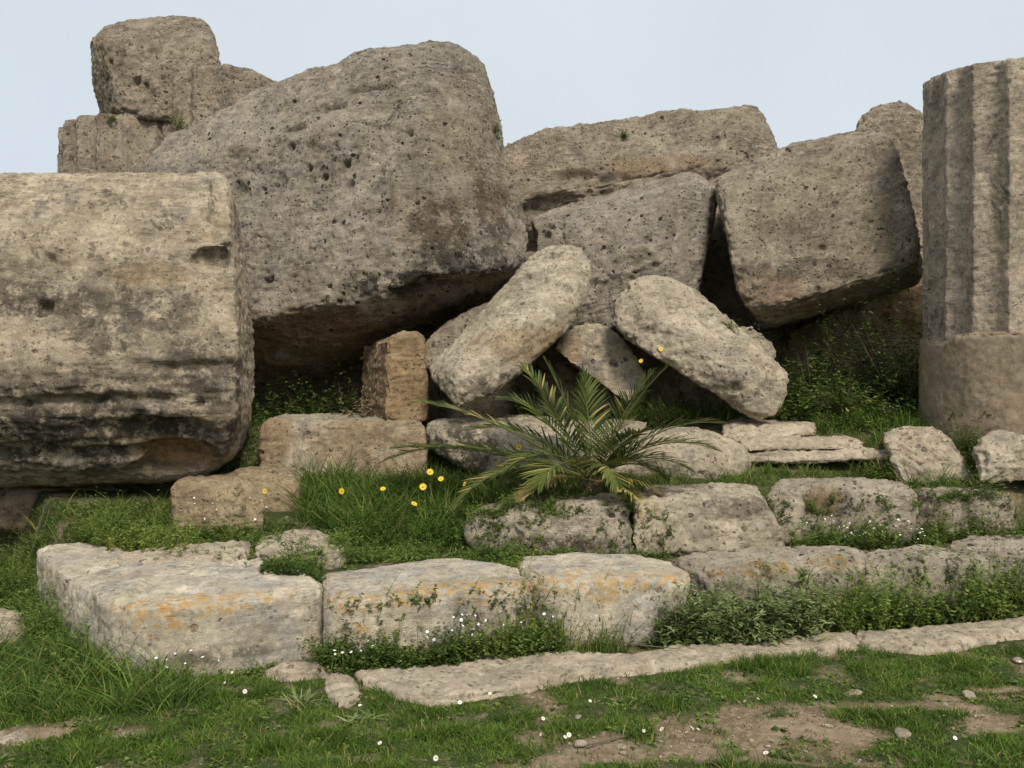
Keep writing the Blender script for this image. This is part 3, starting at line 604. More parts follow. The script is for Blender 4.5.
# ------------------------------------------------------------------ column
cc = P(1035, 430, 8.45); R = 104 / F * 8.45
col = bpy.data.objects.new('column', None); COL.objects.link(col); col.location = (cc.x, cc.y, 1.1); col.empty_display_size = .5
tag(col, 'standing fluted column with a smooth lower part at the right edge', 'column')
zt = 4.95; zs = P(1000, 331, 7.45).z
rock('fluted_shaft', 'weathered fluted upper part of the shaft', None, [fluted(cc.x, cc.y, zs - .15, zt, R, phase=-.096, depth=.072)], M_column, vox=.024, smooth=0, sub=1, amp=.14, fine=.6, pits=.55, parent=col,
     cuts=[(P(960, 63, 8.0), Vector((0, -.15, 1)).normalized()), (P(930, 92, 8.4), Vector((-1, -.1, .6)).normalized()), (P(935, 74, 8.3), Vector((-.5, -.1, 1)).normalized())],
     stain_shade=[(P(950, 210, 7.7), (.25, .5, 1.2), .6), (P(1000, 100, 7.5), (.25, .3, .2), .8), (P(990, 300, 7.5), (.4, .3, .3), .4)], chip=.15, dents=[(P(1003, 74, 7.45), (.14, .3, .08), .10)])  # first, tall patch paints shade on the shaft's left side; others are stains
n = 64; Vc = []; Fcs = []
for k in range(9):
    for i in range(n):
        a = 2 * math.pi * i / n
        Vc.append(Vector((cc.x + R * 1.012 * math.cos(a), cc.y + R * 1.012 * math.sin(a), .75 + (zs + .045 * math.sin(5 * a + 1) + .03 * math.sin(11 * a) - .75) * k / 8)))
for k in range(8):
    for i in range(n):
        j = (i + 1) % n; Fcs.append((k * n + i, k * n + j, (k + 1) * n + j, (k + 1) * n + i))
Fcs.append(tuple(range(n))[::-1]); Fcs.append(tuple(8 * n + i for i in range(n)))
rock('smooth_base', 'smooth brown restored lower part of the shaft', None, [('mesh', Vc, Fcs)], M_cement, vox=.03, smooth=1, sub=1, amp=.3, fine=.3, pits=.25, parent=col)

# ------------------------------------------------------------------ BVH for planting
Vall = np.concatenate(BVH_V); trees = {}
def bvh(t):
    fs = np.concatenate([f for f, k in BVH_F if k == t]); used, inv = np.unique(fs.ravel(), return_inverse=True)
    return BVHTree.FromPolygons(Vall[used].tolist(), inv.reshape(-1, 4).tolist())
BR = bvh(1)
def on_surface(x, y, z):
    """height of rock above the ground at x,y, if there is rock within reach just there"""
    h = BR.ray_cast(Vector((x, y, z + .35)), Vector((0, 0, -1)), .5)
    return h[0].z if h[0] is not None and h[0].z > z - .01 else None

def inpoly(px, py, poly):
    inside = np.zeros(len(px), bool); n = len(poly); j = n - 1
    for i in range(n):
        xi, yi = poly[i]; xj, yj = poly[j]
        cnd = ((yi > py) != (yj > py)) & (px < (xj - xi) * (py - yi) / ((yj - yi) or 1e-9) + xi)
        inside ^= cnd; j = i
    return inside

def sample(polys, density, xr, yr, rock_ok=0., patch=0., pscale=.4, sink=.01):
    """random ground points whose picture position falls in one of the polygons"""
    n = int(density * (xr[1] - xr[0]) * (yr[1] - yr[0]))
    x = RS.uniform(*xr, n); y = RS.uniform(*yr, n); z = H(x, y)
    px, py = proj(x, y, z)
    m = np.zeros(n, bool)
    for p in polys: m |= inpoly(px, py, p)
    if patch:
        f = fbm(np.stack([x, y, x * 0 + 3.3], 1) / pscale, 3); m &= f + RS.uniform(-.25, .25, n) > (patch - .5)
    x, y, z = x[m], y[m], z[m]; keep = []; zz = []
    for i in range(len(x)):
        s = on_surface(x[i], y[i], z[i])
        if s is None: keep.append(i); zz.append(z[i] - sink)
        elif RS.rand() < rock_ok: keep.append(i); zz.append(s - sink)
    return np.stack([x[keep], y[keep], np.array(zz)], 1) if keep else np.zeros((0, 3))

# ------------------------------------------------------------------ plant geometry (vectorised ribbons)
class Ribbons:
    def __init__(s): s.V = []; s.F = []; s.T = []; s.n = 0
    def add(s, base, dirv, side, length, width, bend, tone, segs=3, shape='blade'):
        """ribbons from base along dirv, drooping by bend; all arrays n x 3 or n"""
        n = len(base); prof = {'blade': [1., .85, .55, .0], 'leaf': [.15, 1., .8, .0], 'oval': [.2, 1., 1., .25]}[shape]
        ts = np.linspace(0, 1, segs + 1)
        rows = []
        for t, w in zip(ts, np.interp(ts, np.linspace(0, 1, 4), prof)):
            c = base + dirv * (length * t)[:, None] + bend * (length * t * t)[:, None]
            hw = side * (width * w * .5)[:, None]
            rows.append(np.stack([c - hw, c + hw], 1))
        V = np.stack(rows, 1).reshape(n, -1, 3)             # n, (segs+1)*2, 3
        k = (segs + 1) * 2
        f = np.array([[2 * i, 2 * i + 1, 2 * i + 3, 2 * i + 2] for i in range(segs)])
        Fq = (np.arange(n)[:, None, None] * k + f[None]).reshape(-1, 4) + s.n
        s.V.append(V.reshape(-1, 3)); s.F.append(Fq); s.T.append(np.repeat(tone, k)); s.n += n * k
    def build(s, name, mat, origin=None, parent=None):
        V = np.concatenate(s.V); Fq = np.concatenate(s.F); T = np.concatenate(s.T)
        o0 = np.array(origin if origin is not None else (V[:, 0].mean(), V[:, 1].mean(), V[:, 2].min()))
        me = mesh_np(name, V - o0, Fq.ravel(), np.arange(len(Fq)) * 4, np.full(len(Fq), 4), [mat], attrs={'tone': T})
        o = link(bpy.data.objects.new(name, me), parent)
        if parent is None: o.location = o0
        return o
def unit(v): return v / np.maximum(1e-6, np.linalg.norm(v, axis=1))[:, None]
def rand_dir(n, up):                 # mostly upward directions
    a = RS.uniform(0, 2 * np.pi, n); r = RS.uniform(.15, 1, n) * up
    return unit(np.stack([np.cos(a) * r, np.sin(a) * r, np.ones(n)], 1))
def blades(R_, p, h, w, lean=.5, tone=(0, .8), dry=.04):
    n = len(p)
    if not n: return
    d = rand_dir(n, lean); L = h * RS.uniform(.4, 1.15, n) * np.clip(.9 + 1.1 * fbm(np.stack([p[:, 0], p[:, 1], p[:, 0] * 0 + 2], 1) / .18, 2), .4, 1.6)
    a = RS.uniform(0, np.pi, n); side = np.stack([np.cos(a), np.sin(a), np.zeros(n)], 1)
    bend = d * np.array([1, 1, 0]) * RS.uniform(.4, 1.3, n)[:, None] - np.array([0, 0, 1]) * RS.uniform(.05, .45, n)[:, None]
    q = p + RS.normal(size=(n, 3)) * np.array([.01, .01, 0])
    big = fbm(np.stack([p[:, 0], p[:, 1], p[:, 0] * 0], 1) / .25, 3) * .45
    t = np.clip(RS.uniform(tone[0], tone[1], n) + big, 0, .86); t[RS.rand(n) < dry] = 1
    R_.add(q, d, side, L, w * RS.uniform(.6, 1.3, n), bend, t)
def leafy(R_, p, h, nleaf, ll, lw, spread=.5, tone=(0, .8), shape='leaf', dry=.02, stem=True):
    """stems with leaves along them"""
    n = len(p)
    if not n: return
    hv = np.clip(.85 + 1.3 * fbm(np.stack([p[:, 0], p[:, 1], p[:, 0] * 0 + 7], 1) / .22, 3), .3, 1.6)
    d = rand_dir(n, spread); L = h * RS.uniform(.4, 1.15, n) * hv
    bend = d * np.array([1, 1, 0]) * RS.uniform(.1, .7, n)[:, None]
    tn = np.clip(RS.uniform(tone[0], tone[1], n) + .5 * fbm(np.stack([p[:, 0], p[:, 1], p[:, 0] * 0 + 5], 1) / .3, 2), 0, .86)
    if stem:
        a = RS.uniform(0, np.pi, n); R_.add(p, d, np.stack([np.cos(a), np.sin(a), a * 0], 1), L, np.full(n, .004), bend, tn)
    for k in range(nleaf):
        t = RS.uniform(.12, 1, n); b = p + d * (L * t)[:, None] + bend * (L * t * t)[:, None]
        a = RS.uniform(0, 2 * np.pi, n); e = RS.uniform(-.1, .9, n)
        ld = unit(np.stack([np.cos(a), np.sin(a), e], 1))
        roll = RS.uniform(-.6, .6, n)
        side = unit(np.cross(ld, np.tile([0, 0, 1.], (n, 1)))); up = np.cross(side, ld)
        side = side * np.cos(roll)[:, None] + up * np.sin(roll)[:, None]
        s_ = RS.uniform(.6, 1.3, n) * (1.15 - .5 * t)
        tt = np.clip(tn + RS.uniform(-.2, .25, n), 0, .86); tt[RS.rand(n) < dry] = 1
        R_.add(b, ld, side, ll * s_, lw * s_, np.tile([0, 0, -.35], (n, 1)) * RS.uniform(.2, 1.4, n)[:, None], tt, shape=shape)

XR = (-4.6, 5.6)
# lawn
x = RS.uniform(-4.2, 4.6, 700000); y = RS.uniform(2.9, 7.2, 700000)
zz = H(x, y); m = (y < 5.62 + .26 * x) | (((x + 2.15) * 1.83 + (y - 4.93) * 1.43) < .2)
dist = np.maximum(y, 3); m &= RS.rand(len(x)) < np.clip((4.6 / dist) ** 2.2, .15, 1)
b = bare(x, y); thin = np.clip(fbm(np.stack([x, y, x * 0], 1) / .5 + 2, 3) * 1.3 + 1.05, .25, 1)
m &= RS.rand(len(x)) > np.clip(b * 1.05, 0, .95); m &= RS.rand(len(x)) < thin
px, py = proj(x, y, zz); m &= (px > -160) & (px < 1190)
x, y, zz = x[m], y[m], zz[m]
keep = np.array([on_surface(a, c_, d_) is None for a, c_, d_ in zip(x, y, zz)])
lp = np.stack([x, y, zz - .006], 1)[keep]
Rl = Ribbons(); hmap = .035 + .045 * np.clip(fbm(lp / .55 + 11, 3) + .35, 0, 1.2); hmap *= 1 - .5 * bare(lp[:, 0], lp[:, 1])
blades(Rl, lp, hmap, .0052, lean=.75, tone=(.1, .75), dry=.035)
import time; print('lawn blades', len(lp))
tag(Rl.build('grass', M_lawn), 'short green lawn in front of the steps', 'grass', kind='stuff')

Rc = Ribbons(); g = sample([[(-60, 650), (300, 690), (560, 690), (1090, 640), (1090, 790), (-60, 790)]], 900, (-3.6, 3.6), (3.3, 5.6), patch=.62, pscale=.22)
g = g[bare(g[:, 0], g[:, 1]) < .9]
leafy(Rc, g, .035, 7, .022, .014, spread=1.6, tone=(.1, .8), shape='oval', stem=False)
g = sample([[(-60, 650), (300, 690), (560, 690), (1090, 640), (1090, 790), (-60, 790)]], 60, (-3.6, 3.6), (3.3, 5.6)); blades(Rc, g, .10, .004, lean=.9, dry=.8)
tag(Rc.build('low_herbs', M_weed), 'low broad-leaved herbs and dry stalks mixed into the lawn', 'herbs', kind='stuff')
# taller grass in named places
Rt = Ribbons()
LEFTG = [[(0, 560), (36, 556), (60, 590), (110, 625), (150, 668), (215, 690), (180, 715), (60, 720), (-60, 715), (-60, 560)]]
g = sample(LEFTG, 4200, (-4.4, -1.2), (4.2, 7.2), patch=.25, pscale=.3); blades(Rt, g, .22, .008, lean=.9, tone=(.0, .7))
g = sample([[(40, 620), (150, 650), (200, 690), (120, 712), (60, 690)]], 900, (-3, -1.2), (4.2, 6.), patch=.3); blades(Rt, g, .36, .010, lean=1.3, tone=(.3, .8))
tag(Rt.build('tall_grass', M_tall), 'long arching grass at the left beside the corner block', 'grass', kind='stuff')
Rt = Ribbons()
g = sample([[(300, 478), (420, 480), (500, 500), (470, 520), (470, 548), (345, 546), (318, 530), (300, 520)]], 5200, (-2.2, .4), (6.0, 8.4)); blades(Rt, g, .34, .010, lean=.7, tone=(.0, .75)); g = sample([[(300, 500), (420, 490), (480, 520), (470, 552), (345, 550), (318, 530)]], 1800, (-2.2, .4), (6.0, 8.4)); leafy(Rt, g, .22, 16, .045, .009, spread=.8, tone=(.0, .8))
g = sample([[(480, 470), (640, 478), (640, 492), (470, 500)]], 2500, (-.6, 1.3), (6.6, 8.2)); blades(Rt, g, .14, .008, lean=.8, tone=(.0, .5))
tag(Rt.build('tall_grass', M_tall), 'deep green grass with yellow flowers between the small brown blocks and the palm', 'grass', kind='stuff')
Rt = Ribbons()
g = sample([[(640, 470), (760, 462), (900, 458), (985, 470), (985, 482), (640, 492)]], 4200, (.8, 4.6), (6.6, 8.8), patch=.1); blades(Rt, g, .17, .008, lean=.7, tone=(.2, .85))
g = sample([[(815, 425), (920, 420), (985, 440), (985, 470), (900, 470), (868, 452), (820, 436)]], 3200, (2.2, 4.8), (7.3, 10)); blades(Rt, g, .22, .009, lean=.7, tone=(.1, .8))
g = sample([[(610, 420), (790, 420), (925, 418), (925, 412), (610, 412)]], 900, (.8, 4.8), (8.4, 12)); blades(Rt, g, .3, .010, lean=.8, tone=(0, .6))
g = sample([[(855, 462), (985, 462), (1060, 470), (1060, 500), (860, 490)]], 3800, (2.4, 5.4), (6.8, 8.4)); blades(Rt, g, .20, .008, lean=.8, tone=(.2, .85))
tag(Rt.build('tall_grass', M_tall), 'grass on the upper step between the layered slabs and the middle step', 'grass', kind='stuff')

def foot(p0, p1, d0, d1):
    xs = np.linspace(p0, p1, 7); yf = [HY + 1.64 * F / Y1(v) for v in xs]
    return [(v, w + d0) for v, w in zip(xs, yf)] + [(v, w + d1) for v, w in list(zip(xs, yf))[::-1]]
def weeds(label, polys, recipe, yr, mat=M_weed, xr=XR, name='weeds', **k):
    R_ = Ribbons()
    for kind, dens, prm in recipe:
        g = sample(polys, dens, xr, yr, **k)
        (blades if kind == 'b' else leafy)(R_, g, **prm)
    if R_.n: tag(R_.build(name, mat), label, 'weeds', kind='stuff')
fine_ = dict(h=.09, nleaf=12, ll=.035, lw=.006, spread=1.1)
weeds('low feathery weeds on the step behind the corner block',
      [[(70, 548), (120, 528), (170, 530), (250, 532), (300, 545), (330, 560), (320, 578), (255, 583), (190, 566), (150, 570), (95, 556)]],
      [('l', 1700, dict(h=.16, nleaf=16, ll=.045, lw=.008, spread=1.0, tone=(.1, .85))), ('b', 900, dict(h=.16, w=.006, lean=.9))], (5.4, 8.0), rock_ok=.12, patch=.55, pscale=.35)
weeds('yellow-green upright weeds at the foot of the small brown blocks', [[(95, 555), (150, 545), (190, 540), (190, 560), (120, 568)]],
      [('l', 160, dict(h=.22, nleaf=18, ll=.03, lw=.014, spread=.5, tone=(.3, .8)))], (5.4, 8), mat=M_weedy, rock_ok=.6)
weeds('mat of weeds spilling over the back edge of the smooth front step blocks', [[(335, 548), (420, 538), (470, 545), (520, 560), (520, 574), (470, 563), (430, 562), (345, 574), (330, 560)]],
      [('l', 2400, dict(h=.11, nleaf=14, ll=.04, lw=.008, spread=1.2, tone=(.2, .85))), ('b', 900, dict(h=.12, w=.007, lean=.9))], (5.6, 7.2), rock_ok=.6, patch=.35)
weeds('dark bushy weeds on the joint between corner block and its neighbour', [[(262, 572), (320, 566), (322, 586), (262, 584)]],
      [('l', 3200, dict(h=.09, nleaf=16, ll=.028, lw=.008, spread=.9, tone=(.0, .5)))], (5.2, 6.5), rock_ok=.9)
weeds('grass under the front edge of the huge left block', [[(-80, 508), (175, 506), (175, 545), (95, 542), (36, 546), (-80, 560)], [(225, 425), (265, 425), (265, 475), (225, 475)]],
      [('b', 2600, dict(h=.17, w=.008, lean=1.1, tone=(.0, .7), dry=.1)), ('l', 500, dict(h=.12, nleaf=12, ll=.03, lw=.01, spread=.9))], (6.2, 9.4))
weeds('weeds and grass in front of the two small brown blocks', [[(160, 528), (300, 524), (318, 535), (260, 545), (165, 545)]],
      [('b', 1800, dict(h=.12, w=.006, lean=.9)), ('l', 1000, dict(h=.11, nleaf=14, ll=.03, lw=.007, spread=.9))], (6.2, 8))
weeds('low clover-like weeds with white flowers at the foot of the smooth front step blocks', [foot(322, 560, -1, 11)],
      [('l', 4800, dict(h=.19, nleaf=14, ll=.026, lw=.014, spread=.8, tone=(.0, .6), shape='oval')), ('b', 700, dict(h=.26, w=.005, lean=.7, dry=.15))], (4.4, 6.2), rock_ok=.9)
weeds('thin weeds along the foot of the corner block', [foot(160, 325, -2, 7)],
      [('l', 900, dict(h=.08, nleaf=12, ll=.022, lw=.012, spread=.9)), ('b', 600, dict(h=.10, w=.005, lean=.8))], (4.4, 6))
weeds('grassy upright weeds against the joint of the smooth and the slanting-ended front blocks', [foot(500, 628, -1, 9)],
      [('b', 4200, dict(h=.33, w=.006, lean=.45, tone=(.2, .85), dry=.10)), ('l', 900, dict(h=.22, nleaf=14, ll=.03, lw=.007, spread=.6))], (4.8, 6.2), patch=.1, rock_ok=.7)
weeds('tall yellow-green stems against the joint below the palm', [foot(515, 568, -1, 7), foot(383, 393, -1, 6)],
      [('l', 1100, dict(h=.38, nleaf=28, ll=.035, lw=.010, spread=.3, tone=(.2, .85)))], (4.8, 6.2), mat=M_weedy, rock_ok=1.)
weeds('leafy mallow mass against the foot of the pitted front step blocks at right', [foot(800, 1080, -2, 11)],
      [('l', 1700, dict(h=.34, nleaf=16, ll=.036, lw=.022, spread=.6, tone=(.1, .85), shape='oval')), ('l', 900, dict(h=.36, nleaf=26, ll=.04, lw=.008, spread=.4, tone=(.3, .86))), ('b', 1200, dict(h=.30, w=.008, lean=.7, dry=.08))], (5.0, 7.), patch=.15, rock_ok=.4)
weeds('upright yellow-green weeds near the right end of the front step', [foot(965, 1060, -2, 6), foot(835, 855, -2, 5), foot(885, 900, -2, 5)],
      [('l', 550, dict(h=.34, nleaf=30, ll=.03, lw=.009, spread=.3, tone=(.3, .85)))], (5.0, 7.2), mat=M_weedy)
weeds('low weeds along the foot of the middle step', [[(470, 550), (640, 547), (790, 540), (800, 548), (690, 556), (640, 560), (520, 563), (470, 560)]],
      [('l', 3200, dict(h=.13, nleaf=14, ll=.028, lw=.008, spread=.8, tone=(.1, .8))), ('b', 1400, dict(h=.16, w=.006, lean=.7))], (5.8, 7.2), rock_ok=1.)
weeds('dense feathery weeds dotted white between middle and front step at right', [[(775, 540), (900, 536), (1010, 528), (1040, 532), (930, 545), (865, 550), (795, 553)]],
      [('l', 4200, dict(h=.24, nleaf=18, ll=.05, lw=.008, spread=.8, tone=(.1, .85))), ('b', 1200, dict(h=.28, w=.006, lean=.7))], (6.1, 8.2), rock_ok=1., patch=.3)
weeds('upright weeds growing up the middle step at right', [[(925, 534), (942, 532), (942, 542), (925, 544)], [(1012, 500), (1060, 500), (1060, 530), (1012, 530)]],
      [('l', 900, dict(h=.34, nleaf=30, ll=.03, lw=.010, spread=.4, tone=(.2, .85)))], (6.1, 8.2), mat=M_weedy)
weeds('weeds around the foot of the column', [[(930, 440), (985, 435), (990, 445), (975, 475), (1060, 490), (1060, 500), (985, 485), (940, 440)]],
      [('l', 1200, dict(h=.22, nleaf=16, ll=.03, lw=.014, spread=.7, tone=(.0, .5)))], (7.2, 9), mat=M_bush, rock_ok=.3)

weeds('leafy weeds climbing the left side of the corner block', [[(20, 600), (45, 590), (75, 640), (130, 668), (120, 690), (60, 680), (20, 640)]],
      [('l', 900, dict(h=.34, nleaf=22, ll=.04, lw=.010, spread=.6, tone=(.1, .8)))], (4.3, 6.4))
weeds('bushy light green weeds at the back left of the step', [[(75, 542), (118, 532), (135, 545), (100, 556)], [(150, 545), (160, 543), (162, 560), (150, 560)]],
      [('l', 1900, dict(h=.26, nleaf=22, ll=.045, lw=.008, spread=.7, tone=(.4, .85)))], (5.2, 8.0), rock_ok=1.)
weeds('tall mixed weeds at the left picture edge under the huge block', [[(-120, 515), (30, 520), (45, 545), (75, 600), (-120, 610)]],
      [('l', 1100, dict(h=.26, nleaf=20, ll=.045, lw=.010, spread=.7, tone=(.1, .85))), ('b', 2600, dict(h=.3, w=.008, lean=.8, tone=(.0, .8)))], (4.4, 7.8), xr=(-6, -2))
# ------------------------------------------------------------------ single plants
def plant(name, label, cat, base, spread, height, n, mat, ll, lw, nleaf=16, shape='leaf', tone=(0, .8), stems=True, group=None):
    R_ = Ribbons(); p = np.array(base)[None] + RS.normal(size=(n, 3)) * np.array([spread * .45, spread * .35, 0])
    root = bpy.data.objects.new(name, None); COL.objects.link(root); root.location = base; root.empty_display_size = .2
    tag(root, label, cat, group)
    p[:, 2] = H(p[:, 0], p[:, 1])
    leafy(R_, p, height, nleaf, ll, lw, spread=.9, tone=tone, shape=shape, stem=False)
    lf = R_.build('foliage', mat, origin=base, parent=root)
    S_ = Ribbons(); k = max(8, n // 4); q = np.array(base)[None] + RS.normal(size=(k, 3)) * .004; d = rand_dir(k, 1.3); a = RS.uniform(0, np.pi, k)
    S_.add(q, d, np.stack([np.cos(a), np.sin(a), a * 0], 1), np.full(k, height * .8), np.full(k, .009), d * .2, RS.uniform(0, .8, k))
    S_.build('stems', M_twig, origin=base, parent=root)
def gp(px, py):                       # ground point seen at a pixel
    for Yk in np.arange(3.6, 14, .02):
        v = P(px, py, Yk)
        if v.z <= float(H([v.x], [v.y])[0]): return v
    return P(px, py, 9)
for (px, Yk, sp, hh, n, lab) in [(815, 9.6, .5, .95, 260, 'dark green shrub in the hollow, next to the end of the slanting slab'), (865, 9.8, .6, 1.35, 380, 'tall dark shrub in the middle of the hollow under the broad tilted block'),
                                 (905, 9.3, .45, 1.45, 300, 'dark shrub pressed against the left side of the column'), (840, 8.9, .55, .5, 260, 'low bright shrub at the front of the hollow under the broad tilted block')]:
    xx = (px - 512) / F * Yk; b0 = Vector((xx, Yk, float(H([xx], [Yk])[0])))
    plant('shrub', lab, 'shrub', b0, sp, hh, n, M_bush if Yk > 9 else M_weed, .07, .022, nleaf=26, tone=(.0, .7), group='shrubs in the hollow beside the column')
for (px, Yk, sp, hh, n, lab) in [(962, 7.9, .22, .42, 140, 'dark weedy shrub between the tan grooved rock and the column foot'), (990, 7.0, .25, .3, 110, 'low shrub under the rough pitted rock at the column foot'), (884, 7.75, .2, .3, 110, 'grassy shrub overgrowing the left end of the tan grooved rock')]:
    xx = (px - 512) / F * Yk; b0 = Vector((xx, Yk, float(H([xx], [Yk])[0])))
    plant('shrub', lab, 'shrub', b0, sp, hh, n, M_weed if px != 962 else M_bush, .05, .012, nleaf=20, tone=(.0, .8), group='shrubs near the column foot')
for (px, Yk, sp, hh, n, lab) in [(300, 10.2, .5, .45, 150, 'green leafy shrub beneath the raised underside, nearer the huge left block'), (345, 9.9, .45, .55, 150, 'green shrub beneath the raised underside, touching the shaded side of the pier'),
                                 (365, 9.2, .25, .3, 60, 'dry brownish bush at the foot of the pier')]:
    xx = (px - 512) / F * Yk; b0 = Vector((xx, Yk, float(H([xx], [Yk])[0])))
    plant('shrub', lab, 'shrub', b0, sp, hh, n, M_bush if n > 70 else M_twig, .06, .028, nleaf=22, tone=(.2, .85), group='shrubs under the enormous grey block')
for (px, py, sp, lab) in [(700, 643, .26, 'grey-green thistle at the slanting end of the pale front block'), (742, 640, .30, 'grey-green thistle with broad lobed leaves, middle of the row under the pitted front block'), (790, 636, .24, 'grey-green thistle at the right of the row under the pitted front block')]:
    plant('thistle', lab, 'thistle', gp(px, py), sp, .31, 260, M_thistle, .065, .015, nleaf=22, tone=(.0, .85), group='thistles at the foot of the front step')
plant('shrub', 'dark ferny plant between the pale front block and the thistles', 'shrub', gp(680, 646), .22, .30, 160, M_weed, .06, .01, nleaf=14, tone=(0, .4))
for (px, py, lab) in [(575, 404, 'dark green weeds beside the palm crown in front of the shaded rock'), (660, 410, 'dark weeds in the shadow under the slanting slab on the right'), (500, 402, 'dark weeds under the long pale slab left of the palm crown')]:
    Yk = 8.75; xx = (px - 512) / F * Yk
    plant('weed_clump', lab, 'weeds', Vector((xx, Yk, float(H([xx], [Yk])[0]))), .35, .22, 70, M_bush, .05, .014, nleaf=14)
def tuft(label, base, hh, n, w=.01, lean=.6, mat=M_tall, tone=(.2, .85), name='grass_tuft', group=None):
    R_ = Ribbons(); p = np.array(base)[None] + RS.normal(size=(n, 3)) * np.array([.035, .03, 0]); blades(R_, p, hh, w, lean=lean, tone=tone)
    tag(R_.build(name, mat, origin=base), label, 'grass tuft', group)
tuft('upright bright grass tuft in front of the right mallow mass', gp(845, 632), .46, 70, .012, .5)
tuft('long-bladed arching tuft below the corner block at left', gp(115, 690), .42, 60, .010, 1.4)
tuft('feathery tuft rising above the weeds by the corner block', gp(95, 655), .4, 60, .008, .8)
tuft('grass tuft in the lawn at the bottom right corner', gp(985, 764), .20, 110, .006, .9)
tuft('small pale tuft in the lawn at the front of the broad sandy slab', gp(300, 706), .10, 60, .010, 1.4, mat=M_thistle)
tuft('pale rosette of leaves in the lawn below the left slab strip', gp(355, 722), .08, 50, .014, 1.6, mat=M_thistle)
tuft('single green sprig standing before the smooth front step block', gp(389, 645), .24, 40, .012, .25, mat=M_weedy)
# little plants on the blocks
def rockplant(label, px, py, Y0, hh, n=30):
    d = (P(px, py, 10) - Vector((0, 0, CZ))).normalized(); best = None
    for ob in scene.objects:
        if ob.type == 'MESH' and ob.name.split('.')[0] in ('fallen_block', 'fallen_slab', 'column_drum'):
            ok, loc, nr, fi = ob.ray_cast(Vector((0, 0, CZ)) - ob.location, d)
            if ok and (best is None or (loc + ob.location).length < best.length): best = loc + ob.location
    if best is None: return
    b0 = best; R_ = Ribbons(); p = np.array(b0)[None] + RS.normal(size=(n, 3)) * .03
    leafy(R_, p, hh, 8, .03, .012, spread=1.2, tone=(.1, .8))
    tag(R_.build('tiny_plant', M_weed, origin=b0), label, 'plant')
rockplant('tiny green plant in a crack high on the right edge of the enormous grey block', 495, 130, 9, .10)
rockplant('small green cushion on top of the long sloping block in the background', 624, 139, 12, .10, 40)
rockplant('tiny green sprig on the crest of the slab slanting down to the right', 731, 330, 8, .12, 26)
rockplant('green tuft under the topmost block at upper left', 112, 122, 11, .12, 40)
rockplant('green plants in the notch between topmost block and fluted fragment', 180, 128, 11, .16, 50)

# ------------------------------------------------------------------ palm
pb = P(592, 486, 7.15); pb.z = float(H([pb.x], [pb.y])[0])
palm = bpy.data.objects.new('palm', None); COL.objects.link(palm); palm.location = pb
tag(palm, 'small green fan of feathery palm fronds growing from the middle step', 'palm')
def tube(pts_, rads, seg=6):
    V = []; Fq = []
    for k, (p, r) in enumerate(zip(pts_, rads)):
        t = (pts_[min(k + 1, len(pts_) - 1)] - pts_[max(k - 1, 0)]).normalized(); u = t.orthogonal().normalized(); v = t.cross(u)
        for i in range(seg):
            a = 2 * math.pi * i / seg; V.append(p + (u * math.cos(a) + v * math.sin(a)) * r)
    for k in range(len(pts_) - 1):
        for i in range(seg):
            j = (i + 1) % seg; Fq.append((k * seg + i, k * seg + j, (k + 1) * seg + j, (k + 1) * seg + i))
    return V, Fq
def frond(tip, ctrl, L, tone=(.05, .85), dry=.07, nl=40, start=.16, kwid=1.):
    b0 = pb + Vector((RS.normal() * .03, RS.normal() * .03, .07))
    T = np.linspace(0, 1, 25); B = np.array(b0); C_ = np.array(ctrl); E = np.array(tip)
    curve = [Vector(((1 - t) ** 2 * B + 2 * (1 - t) * t * C_ + t * t * E)) for t in T]
    R_ = Ribbons(); ts = np.linspace(start, .995, nl)
    for sgn in (-1, 1):
        t = np.clip(ts + RS.uniform(-.006, .006, nl), 0, 1)[:, None]
        c0 = (1 - t) ** 2 * B + 2 * (1 - t) * t * C_ + t * t * E
        tg = unit(2 * (1 - t) * (C_ - B) + 2 * t * (E - C_))
        sd = unit(np.cross(tg, np.tile([0, 0, 1.], (nl, 1)))); up = np.cross(sd, tg)
        along = .55 + .9 * t + RS.normal(size=(nl, 1)) * .06
        ld = unit(sd * sgn * 1.0 + tg * along + up * (.35 + RS.normal(size=(nl, 1)) * .12))
        ln = L * (np.sin(np.pi * np.clip(t[:, 0] * .80 + .16, 0, 1)) ** .7) * RS.uniform(.85, 1.1, nl)
        tt = np.clip(RS.uniform(tone[0], tone[1], nl), 0, .86); tt[RS.rand(nl) < dry] = 1
        sidev = unit(np.cross(ld, up) + up * .25)
        R_.add(c0, ld, sidev, ln * 1.2, np.full(nl, .017 * kwid), np.tile([0, 0, -.16], (nl, 1)) * RS.uniform(.4, 1.6, nl)[:, None], tt, segs=3, shape='leaf')
    V, Fq = tube(curve, [.009 * (1 - .75 * t) for t in T], 5)
    Va = np.array(V); R_.V.append(Va); R_.F.append(np.array(Fq) + R_.n); R_.T.append(np.full(len(Va), .7)); R_.n += len(Va)
    R_.build('frond', M_palm, origin=pb, parent=palm)
def fr(tx, ty, tY, cx, cy, cY, L=.27, **k): frond(P(tx, ty, tY), P(cx, cy, cY), L, **k)
fr(412, 401, 7.0, 490, 408, 6.9, .22)
fr(502, 400, 7.5, 545, 400, 7.4, .27)
fr(524, 366, 7.5, 552, 400, 7.4, .26)
fr(545, 360, 7.2, 572, 410, 7.2, .24)
fr(582, 370, 7.3, 587, 410, 7.3, .25)
fr(668, 366, 7.2, 622, 408, 7.2, .30)
fr(652, 372, 7.5, 615, 420, 7.4, .26)
fr(724, 424, 7.0, 660, 412, 6.9, .26)
fr(716, 450, 6.8, 655, 425, 6.8, .25, tone=(.3, .85))
fr(690, 470, 6.7, 640, 440, 6.7, .22, tone=(.3, .85), dry=.1)
